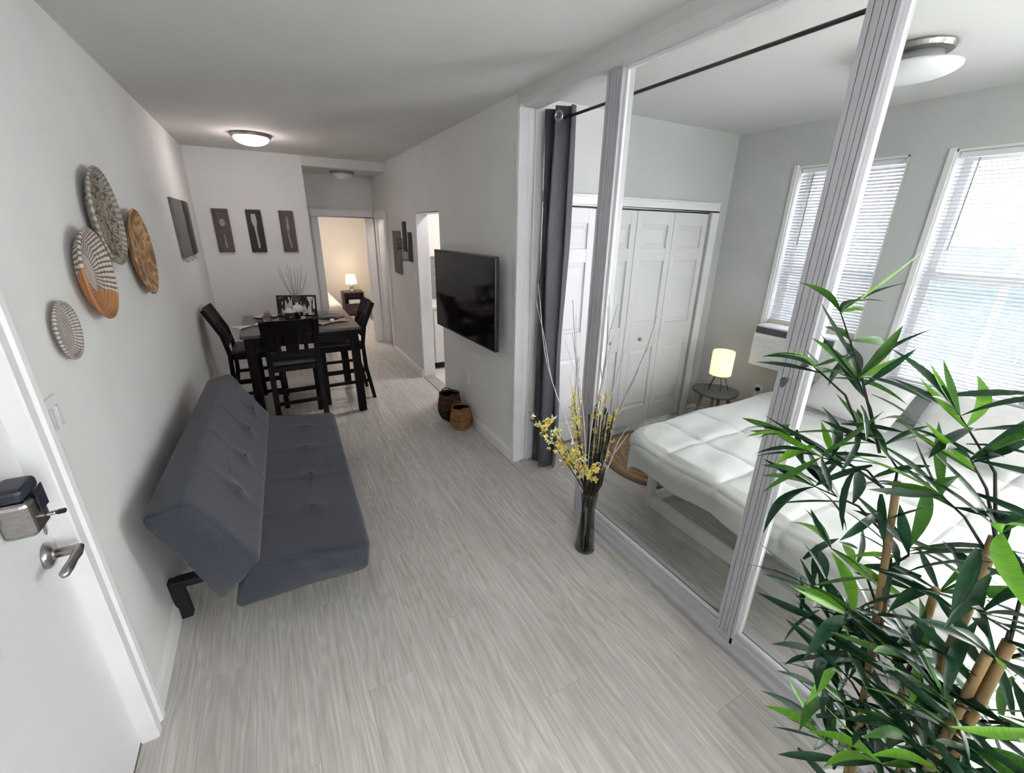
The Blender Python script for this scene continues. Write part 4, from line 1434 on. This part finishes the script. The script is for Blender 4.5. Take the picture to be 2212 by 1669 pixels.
# bedside table + lamp
bt = thing('bedside_table', 'small round slate topped side table with oak legs', 'side table', (3.225, 2.165, 0))
mb = MB()
pr = []
for i in range(36):
    a = i * 2 * PI / 36
    rr = 0.185 * (1 + 0.05 * math.cos(3 * a + 0.6))
    pr.append((rr * math.cos(a), rr * math.sin(a)))
mb.prism(pr, 0.432, 0.450, 'z').build('top', GREYDESK, bt, bevel=0.005)
for a in (2.4, 3.6, 0.3, 5.3):
    MB().tube([(0.10 * math.cos(a), 0.10 * math.sin(a), 0.432), (0.165 * math.cos(a), 0.165 * math.sin(a), 0.0)], [0.015, 0.010], 12).build('leg', OAK, bt, smooth=True)
tl = thing('table_lamp', 'lit white drum table lamp on wire legs beside the bed', 'lamp', (3.255, 2.175, 0.45))
MB().lathe([(0.078, 0.135), (0.086, 0.140), (0.088, 0.335), (0.084, 0.345), (0.080, 0.335), (0.079, 0.142)], seg=32).build('shade', mat('lit_lamp_shade', (0.86, 0.82, 0.72), rough=0.7, emit=(1.0, 0.86, 0.60), estr=0.55, trans=0.4), tl, smooth=True)
MB().lathe([(0.0, 0.335), (0.083, 0.337), (0.083, 0.343), (0, 0.344)], seg=32).build('shade_top', mat('lit_lamp_shade', (0.8, 0.8, 0.8)), tl)
MB().lathe([(0.042, 0.120), (0.046, 0.124), (0.046, 0.136), (0.030, 0.140), (0, 0.140)], seg=20).build('socket', BLACKMET, tl, smooth=True)
for i in range(5):
    a = i * 2 * PI / 5 + 0.3
    MB().tube([(0.036 * math.cos(a), 0.036 * math.sin(a), 0.13), (0.085 * math.cos(a), 0.085 * math.sin(a), 0.003)], 0.0028, 6).build('wire_leg', BLACKMET, tl)
lamp('bedside_bulb', (3.255, 2.175, 0.70), 1.2, (1.0, 0.82, 0.58), 0.04)

# ------------------------------------------------------------------ glimpse of kitchen
kc = thing('kitchen_cabinet', 'white base cabinet seen through the kitchen doorway', 'cabinet', (1.98, 5.34, 0))
CABM = mat('white_cabinet', (0.82, 0.80, 0.79), (0.79, 0.77, 0.76), 0.4, 4)
MB().box(-0.28, 0.60, -0.25, 0.27, 0.09, 0.785).build('body', CABM, kc, bevel=0.003)
MB().box(-0.25, 0.60, -0.20, 0.25, 0.004, 0.09).build('toe_kick', BLACKMET, kc)
for i in range(2):
    dd = MB().box(-0.275 + 0.44 * i, 0.155 + 0.44 * i, -0.268, -0.25, 0.10, 0.775).build('door', CABM, kc, bevel=0.003)
    MB().box(0.11 + 0.06 * i, 0.12 + 0.06 * i, -0.29, -0.268, 0.58, 0.70).build('handle', NICKEL, dd)
MB().box(-0.295, 0.60, -0.285, 0.275, 0.785, 0.82).build('worktop', mat('white_worktop', (0.80, 0.79, 0.78), rough=0.25), kc, bevel=0.004)
bsp = bpy.data.objects.new('backsplash', None)
COL.objects.link(bsp)
bsp.location = (2.2, KY, 0.83)
tag(bsp, 'grey tiled kitchen backsplash above the white cabinet', 'backsplash')
TILE = mat('grey_stone_tile', (0.30, 0.27, 0.28), (0.24, 0.215, 0.225), 0.35, 14)
tm = MB().box(0.001, 0.099, -0.010, -0.001, 0.001, 0.049).mesh('tile', TILE)
for i in range(9):
    for j in range(11):
        o = bpy.data.objects.new('tile', tm)
        COL.objects.link(o)
        o.parent = bsp
        o.location = (-0.40 + 0.1 * i - (0.05 if j % 2 else 0), 0, j * 0.05)
lamp('kitchen_ceiling_lamp', (2.2, 4.6, ZH - 0.06), 19, (1.0, 0.95, 0.92), 0.5, 'AREA')

# ------------------------------------------------------------------ bathroom glimpse: curtain
sc_ = thing('shower_curtain', 'pale pink shower curtain inside the hallway side door', 'curtain', (1.78, 6.72, 0))
rows = []
for zi in range(8):
    z = 0.10 + 1.9 * zi / 7
    r = []
    for k in range(50):
        t = k / 49
        r.append((0.030 * math.sin(t * PI * 9 + zi * 0.1), (t - 0.5) * 0.75, z))
    rows.append(r)
MB().grid(rows).build('cloth', mat('pale_pink_cloth', (0.76, 0.62, 0.57), (0.80, 0.74, 0.68), 0.8, 6, stretch=(1, 8, .2)), sc_, smooth=True, solid=0.003)
MB().tube([(0, -0.9, 2.02), (0, 0.5, 2.02)], 0.01, 10).build('rail', NICKEL, sc_)
lamp('bathroom_light', (1.85, 6.15, ZH - 0.35), 14, (1.0, 0.88, 0.78), 0.12)  # warm point light standing for the bathroom's unseen source

# ------------------------------------------------------------------ second bedroom glimpse
b2 = thing('bed', 'cream covered bed in the far lit bedroom', 'bed', (0.35, 8.55, 0))
MB().box(-0.62, 0.60, -1.02, 1.10, 0.0, 0.22).build('base', mat('cream_base', (0.62, 0.58, 0.52), rough=0.8), b2, bevel=0.01)
MB().box(-0.63, 0.62, -1.03, 1.09, 0.22, 0.53).build('bedding', mat('cream_bedding', (0.84, 0.80, 0.72), (0.80, 0.76, 0.68), 0.9, 6, bump=0.2, bscale=12), b2, bevel=0.07, seg=4, smooth=True)
MB().box(-0.66, 0.58, 1.10, 1.15, 0.0, 0.92).build('headboard', ESPRESSO, b2, bevel=0.006)
ns = thing('nightstand', 'dark wooden nightstand with shelf in the far bedroom', 'nightstand', (1.43, 9.42, 0))
NSM = mat('dark_walnut', (0.045, 0.03, 0.026), (0.07, 0.048, 0.04), 0.45, 7, stretch=(1, 8, 8))
MB().box(-0.20, 0.20, -0.17, 0.17, 0.455, 0.48).build('top', NSM, ns, bevel=0.003)
for s_ in (-1, 1):
    MB().box(s_ * 0.20, s_ * 0.18, -0.17, 0.17, 0.0, 0.455).build('side_panel', NSM, ns)
MB().box(-0.18, 0.18, 0.15, 0.17, 0.03, 0.455).build('back_panel', NSM, ns)
MB().box(-0.18, 0.18, -0.165, 0.15, 0.22, 0.24).build('shelf', NSM, ns)
dw = MB().box(-0.178, 0.178, -0.172, -0.150, 0.03, 0.215).build('drawer', mat('dark_red_drawer', (0.06, 0.02, 0.024), rough=0.4), ns, bevel=0.003)
MB().box(-0.04, 0.04, -0.182, -0.172, 0.125, 0.135).build('handle', NICKEL, dw)
tag(MB().box(-0.11, 0.11, -0.09, 0.07, 0, 0.075).build('tissue_box', WHITEPL, bevel=0.006, loc=(1.44, 9.37, 0.24)), 'white box on the shelf of the far nightstand', 'box')
l2 = thing('table_lamp', 'lit white lamp on the dark nightstand in far bedroom', 'lamp', (1.43, 9.42, 0.48))
MB().lathe([(0.035, 0), (0.05, 0.004), (0.05, 0.012), (0.02, 0.02), (0.035, 0.06), (0.015, 0.11), (0.01, 0.15)], seg=20).build('base', NICKEL, l2, smooth=True)
MB().lathe([(0.11, 0.15), (0.085, 0.33), (0.083, 0.33), (0.108, 0.15)], seg=28).build('shade', mat('far_lamp_shade', (0.86, 0.82, 0.70), rough=0.7, emit=(1.0, 0.86, 0.55), estr=1.6, trans=0.4), l2, smooth=True)
lamp('far_lamp_bulb', (1.43, 9.42, 0.74), 2.5, (1.0, 0.82, 0.58), 0.05)
lamp('far_bedroom_area_light', (0.9, 8.0, ZC - 0.10), 25, (1.0, 0.91, 0.83), 0.4, 'AREA')  # area light brightening the far room, its own source unseen

# ------------------------------------------------------------------ vase with blossom and willow branches
vz = thing('floor_vase', 'slim glass floor vase of yellow blossom and curly willow', 'vase', (1.352, 1.53, 0))
MB().lathe([(0.0, 0.0), (0.052, 0.0), (0.056, 0.006), (0.050, 0.09), (0.040, 0.20), (0.038, 0.27), (0.046, 0.36), (0.049, 0.385), (0.046, 0.385), (0.035, 0.27), (0.037, 0.20), (0.047, 0.09), (0.050, 0.014), (0.0, 0.012)], seg=28) \
    .build('glass_vase', VASEG, vz, smooth=True)
rng = random.Random(5)


def curve(p0, p1, wob, n=10, r0_=0.006, r1_=0.002, sag=0.0):
    p0, p1 = Vector(p0), Vector(p1)
    ax1 = Vector((rng.uniform(-1, 1), rng.uniform(-1, 1), 0)).normalized()
    ph = rng.uniform(0, 6)
    pts, rr = [], []
    for i in range(n + 1):
        t = i / n
        p = p0.lerp(p1, t) + ax1 * wob * math.sin(t * 7 + ph) * t ** 0.5 + Vector((0, 0, sag * math.sin(t * PI)))
        p += (p1 - p0).cross(Vector((0, 0, 1))) * 0
        pts.append(p)
        rr.append(r0_ + (r1_ - r0_) * t)
    return pts, rr


# dark dense bundle in the middle
for i in range(26):
    a = rng.uniform(0, 2 * PI)
    rr_ = rng.uniform(0.0, 0.03)
    p0 = (rr_ * math.cos(a), rr_ * math.sin(a), 0.016)
    sp = rng.uniform(0.2, 1.0)
    p1 = (0.02 + 0.085 * math.cos(a) * sp + 0.01, 0.085 * math.sin(a) * sp, rng.uniform(0.55, 0.88))
    pts, rd_ = curve(p0, p1, 0.008, 9, 0.006, 0.004)
    # keep the waist of the vase clear
    pts = [Vector((p.x * min(1, 0.4 + abs(p.z - 0.27) * 2.2), p.y * min(1, 0.4 + abs(p.z - 0.27) * 2.2), p.z)) if p.z < 0.42 else p for p in pts]
    MB().tube(pts, rd_, 6).build('dark_stem', TWIG, vz, smooth=True)


# willow twigs (targets are tips in metres, relative to the vase)
def tip(x, y, z):
    return (x - 1.352, y - 1.53, z)


for (t_, m, w) in ((tip(1.02, 1.66, 1.50), SILVER, 0.03), (tip(1.20, 1.60, 1.42), TAUPETWIG, 0.012), (tip(1.215, 1.58, 1.36), SILVER, 0.012),
                   (tip(1.405, 1.58, 1.44), TAUPETWIG, 0.014), (tip(1.43, 1.60, 1.38), TAUPETWIG, 0.016), (tip(1.445, 1.50, 1.29), SILVER, 0.018),
                   (tip(1.48, 1.36, 1.37), TAUPETWIG, 0.02), (tip(1.39, 1.52, 1.25), SILVER, 0.015), (tip(1.25, 1.60, 1.15), SILVER, 0.02), (tip(1.475, 1.42, 0.80), SILVER, 0.018)):
    p0 = (rng.uniform(-0.02, 0.02), rng.uniform(-0.02, 0.02), 0.016)
    mid = Vector((t_[0] * 0.12, t_[1] * 0.12, 0.40))
    a, ra = curve(p0, mid, 0.003, 5, 0.0045, 0.004)
    b, rb_ = curve(mid, t_, w, 14, 0.004, 0.0012)
    MB().tube(a[:-1] + b, ra[:-1] + rb_, 6).build('willow_twig', m, vz, smooth=True)
    # forked end
    q = b[8]
    e = Vector(t_) + Vector((rng.uniform(-0.06, 0.06), rng.uniform(-0.05, 0.05), rng.uniform(-0.15, -0.02)))
    c, rc = curve(q, e, 0.008, 6, 0.0025, 0.001)
    MB().tube(c, rc, 5).build('willow_fork', m, vz, smooth=True)
# blossom branches
br_tips = [tip(0.985, 1.60, 0.90), tip(1.09, 1.58, 0.86), tip(1.12, 1.66, 0.80), tip(1.215, 1.58, 0.98), tip(1.25, 1.62, 0.90), tip(1.20, 1.50, 0.72),
           tip(1.395, 1.57, 0.96), tip(1.43, 1.55, 0.93), tip(1.44, 1.48, 0.86), tip(1.30, 1.45, 0.62), tip(1.17, 1.56, 0.66)]
for bi, t_ in enumerate(br_tips):
    mid = Vector((t_[0] * 0.10, t_[1] * 0.10, 0.40))
    a, ra = curve((rng.uniform(-.02, .02), rng.uniform(-.02, .02), 0.016), mid, 0.003, 4, 0.0045, 0.004)
    b, rb_ = curve(mid, t_, 0.014, 10, 0.004, 0.0015, 0.02)
    stem = MB().tube(a[:-1] + b, ra[:-1] + rb_, 6).build('blossom_branch', TWIG, vz, smooth=True)
    fl_, bd = MB(), MB()
    for k in range(34):
        tt = rng.uniform(0.30, 1.0)
        i0 = min(int(tt * 10), 9)
        P = b[i0].lerp(b[i0 + 1], tt * 10 - i0) + Vector((rng.gauss(0, 0.012), rng.gauss(0, 0.012), rng.gauss(0, 0.012)))
        d = Vector((rng.gauss(0, 1), rng.gauss(0, 1), rng.gauss(0.3, 0.8))).normalized()
        s1 = d.cross(Vector((0.3, 0.5, 0.8))).normalized()
        s2 = d.cross(s1)
        tgt = bd if (bi == 0 and tt > 0.82) or rng.random() < 0.14 else fl_
        L0 = rng.uniform(0.014, 0.025)
        for q in range(4):
            an = q * PI / 2 + rng.uniform(-.2, .2)
            o_ = s1 * math.cos(an) + s2 * math.sin(an)
            sd_ = d.cross(o_) * 0.0058
            e_ = P + o_ * L0 * 0.8 + d * L0 * 0.7
            m_ = P + o_ * L0 * 0.45 + d * L0 * 0.25
            tgt.add([P, m_ + sd_, e_, m_ - sd_], [(0, 1, 2, 3)])
    if fl_.v:
        o = fl_.build('blossoms', YELLOW, stem)
        o['kind'] = 'stuff'
    if bd.v:
        o = bd.build('buds', PALEGRN, stem)
        o['kind'] = 'stuff'

# ------------------------------------------------------------------ bamboo plant
bp_ = thing('bamboo_plant', 'tall artificial bamboo plant in front of the glass partition', 'plant', (1.17, 0.10, 0))
ORG = Vector((1.17, 0.10, 0))
MB().lathe([(0.0, 0.0), (0.105, 0.0), (0.115, 0.01), (0.145, 0.20), (0.150, 0.235), (0.140, 0.235), (0.132, 0.20), (0, 0.195)], seg=36).build('pot', mat('white_glazed_pot', (0.76, 0.75, 0.73), (0.70, 0.69, 0.67), 0.3, 5), bp_, smooth=True)
MB().lathe([(0, 0.200), (0.132, 0.203), (0.132, 0.206), (0, 0.212)], seg=28).build('soil', mat('dark_moss', (0.03, 0.03, 0.02), (0.05, 0.05, 0.025), 0.95, 30, bump=0.6), bp_)
rb = random.Random(11)


def cane(p0, p1, r):
    p0, p1 = Vector(p0) - ORG, Vector(p1) - ORG
    n = max(3, int((p1 - p0).length / 0.15))
    pts, rr = [], []
    for i in range(n):
        for t, k in ((0.0, 1.10), (0.04, 1.13), (0.08, 1.0), (0.5, 0.97), (0.94, 1.0)):
            pts.append(p0.lerp(p1, (i + t) / n))
            rr.append(r * k)
    pts.append(p1)
    rr.append(r)
    MB().tube(pts, rr, 12).build('cane', BAMBOO, bp_, smooth=True)


cane((1.19, 0.16, 0.20), (1.20, 0.312, 1.19), 0.008)
cane((1.16, 0.09, 0.20), (1.19, 0.140, 1.16), 0.0105)
cane((1.22, 0.13, 0.20), (1.23, 0.190, 0.965), 0.0085)
cane((1.13, 0.04, 0.20), (1.15, 0.060, 0.985), 0.0105)
cane((1.11, 0.06, 0.20), (1.13, 0.075, 0.95), 0.009)
cane((1.20, 0.18, 0.20), (1.21, 0.260, 0.90), 0.008)

# leaves: several shared shapes
LEAVES = {}
for li in range(4):
    for mn, m in (('d', LEAFD), ('m', LEAFM), ('l', LEAFL)):
        droop = (0.10, 0.22, 0.38, -0.10)[li]
        side = (0.05, -0.06, 0.09, 0.0)[li]
        wd = (0.082, 0.070, 0.090, 0.064)[li]
        rows = []
        for i in range(9):
            t = i / 8
            w = wd * (math.sin(min(1, t * 1.25 + 0.06) * PI * 0.62) if t < 0.5 else math.sin(PI * 0.62 * min(1, 0.5 * 1.25 + 0.06)) * (1 - ((t - 0.5) / 0.5) ** 1.7))
            if i == 0:
                w = wd * 0.10
            if i == 8:
                w = 0.0015
            zc_ = -droop * t * t
            xs = side * math.sin(t * PI)
            rows.append([(xs - w, t, zc_ + w * 0.35), (xs, t, zc_), (xs + w, t, zc_ + w * 0.35)])
        LEAVES[li, mn] = MB().grid(rows).mesh('leaf', m, True)


def leaf(base, d, L0, mn, parent):
    d = Vector(d).normalized()
    li = rb.randrange(4)
    o = bpy.data.objects.new('leaf', LEAVES[li, mn])
    COL.objects.link(o)
    o.parent = parent
    yv = d
    ref = Vector((0, 0, 1)) if abs(d.z) < 0.93 else Vector((1, 0, 0))
    xv = yv.cross(ref).normalized()
    zv = xv.cross(yv)
    ro = rb.uniform(-0.7, 0.7)
    xv2 = xv * math.cos(ro) + zv * math.sin(ro)
    zv2 = xv2.cross(yv)
    mtx = Matrix((xv2, yv, zv2)).transposed().to_4x4()
    o.rotation_euler = mtx.to_euler()
    o.location = base
    o.scale = (L0, L0, L0)


NLEAF = 0


def cluster(P, root, n, spread, lime, L0=0.158, lead=(0, 0, 0)):
    global NLEAF
    P = Vector(P) - ORG
    root = Vector(root) - ORG
    dirn = (P - root).normalized()
    mid = root.lerp(P, 0.5) + Vector((rb.uniform(-.02, .02), rb.uniform(-.02, .02), 0.02))
    br = MB().tube([root, mid, P], [0.0035, 0.0028, 0.0015], 6).build('branch', TWIG, bp_, smooth=True)
    for k in range(n):
        t = 1.0 if k < n * 0.6 else rb.uniform(0.55, 0.95)
        base = root.lerp(mid, t * 2) if t < 0.5 else mid.lerp(P, (t - 0.5) * 2)
        a = rb.uniform(0, 2 * PI)
        v = Vector((math.cos(a) * 0.8, math.sin(a), rb.uniform(-0.45, 0.65)))
        d = v * spread + dirn * 0.55 + Vector(lead)
        q = rb.random()
        mn = 'l' if q < lime else ('m' if q < lime + 0.22 else 'd')
        leaf(base, d, L0 * rb.uniform(0.75, 1.2), mn, bp_)
        NLEAF += 1


# clusters placed from what the photograph shows, at the plant's own depth (x about 1.2 m)
C = [  # (x, y, z), root on cane, leaves, lime share
    ((1.20, 0.52, 1.545), (1.20, 0.36, 1.24), 9, 0.12),
    ((1.22, 0.555, 1.395), (1.20, 0.40, 1.26), 9, 0.30),
    ((1.18, 0.44, 1.405), (1.20, 0.36, 1.24), 10, 0.05),
    ((1.23, 0.575, 1.19), (1.20, 0.33, 1.16), 10, 0.25),
    ((1.16, 0.455, 1.19), (1.20, 0.32, 1.15), 9, 0.05),
    ((1.20, 0.465, 1.085), (1.20, 0.30, 1.05), 10, 0.0),
    ((1.22, 0.365, 1.25), (1.20, 0.31, 1.15), 8, 0.05),
    ((1.17, 0.250, 1.385), (1.19, 0.14, 1.16), 10, 0.15),
    ((1.13, 0.205, 1.320), (1.19, 0.14, 1.16), 10, 0.30),
    ((1.22, 0.395, 0.925), (1.20, 0.26, 0.85), 8, 0.30),
    ((1.20, 0.400, 0.800), (1.20, 0.25, 0.75), 10, 0.10),
    ((1.16, 0.290, 0.815), (1.20, 0.25, 0.75), 9, 0.35),
    ((1.20, 0.310, 0.620), (1.20, 0.20, 0.55), 9, 0.20),
    ((1.17, 0.255, 0.540), (1.20, 0.19, 0.48), 9, 0.15),
    ((1.18, 0.250, 0.375), (1.20, 0.17, 0.30), 9, 0.20),
    ((1.14, 0.165, 0.815), (1.22, 0.17, 0.72), 9, 0.10),
    ((1.17, 0.230, 1.210), (1.19, 0.14, 1.12), 9, 0.12),
    ((1.10, 0.125, 1.215), (1.15, 0.06, 0.985), 8, 0.05),
    ((1.22, 0.255, 1.035), (1.20, 0.28, 0.95), 9, 0.05),
    ((1.12, 0.105, 1.030), (1.15, 0.06, 0.95), 9, 0.05),
    ((1.08, 0.090, 0.830), (1.13, 0.07, 0.75), 9, 0.10),
    ((1.09, 0.035, 0.760), (1.13, 0.06, 0.65), 9, 0.10),
    ((1.12, 0.130, 0.520), (1.17, 0.10, 0.42), 9, 0.08),
    ((1.24, 0.185, 0.955), (1.23, 0.19, 0.90), 7, 0.05),
    ((1.11, 0.060, 0.960), (1.15, 0.06, 0.92), 8, 0.10),
    ((1.10, 0.050, 0.640), (1.11, 0.06, 0.55), 9, 0.12),
    ((1.10, 0.10, 0.66), (1.16, 0.09, 0.60), 9, 0.02),
    ((1.20, 0.330, 0.72), (1.20, 0.23, 0.66), 8, 0.10),
    ((1.10, -0.06, 0.90), (1.13, 0.04, 0.80), 7, 0.10),
    ((1.26, -0.04, 1.10), (1.16, 0.05, 0.95), 7, 0.10),
    ((1.28, 0.02, 0.70), (1.17, 0.08, 0.62), 7, 0.08),
]
for P, R0, n, lime in C:
    cluster(P, R0, n, 1.0, lime)

# the dense inner foliage: too many small overlapping leaves to pick apart
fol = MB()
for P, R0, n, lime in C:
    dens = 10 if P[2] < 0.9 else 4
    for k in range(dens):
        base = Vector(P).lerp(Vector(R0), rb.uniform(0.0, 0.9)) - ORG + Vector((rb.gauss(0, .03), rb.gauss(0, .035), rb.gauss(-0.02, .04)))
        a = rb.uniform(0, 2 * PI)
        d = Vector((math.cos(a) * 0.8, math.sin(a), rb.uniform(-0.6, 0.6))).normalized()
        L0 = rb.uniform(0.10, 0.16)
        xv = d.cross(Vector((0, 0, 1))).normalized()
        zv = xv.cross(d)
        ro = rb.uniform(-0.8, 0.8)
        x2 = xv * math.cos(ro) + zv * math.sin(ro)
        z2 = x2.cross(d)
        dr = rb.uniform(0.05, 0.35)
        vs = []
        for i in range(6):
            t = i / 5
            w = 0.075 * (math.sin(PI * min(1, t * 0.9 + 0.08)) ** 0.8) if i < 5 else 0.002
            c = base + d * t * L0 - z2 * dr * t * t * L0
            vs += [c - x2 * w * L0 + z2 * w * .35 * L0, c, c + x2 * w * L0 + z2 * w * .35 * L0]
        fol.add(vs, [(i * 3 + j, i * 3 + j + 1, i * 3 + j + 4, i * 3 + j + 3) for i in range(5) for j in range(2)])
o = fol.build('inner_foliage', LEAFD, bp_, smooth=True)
o['kind'] = 'stuff'
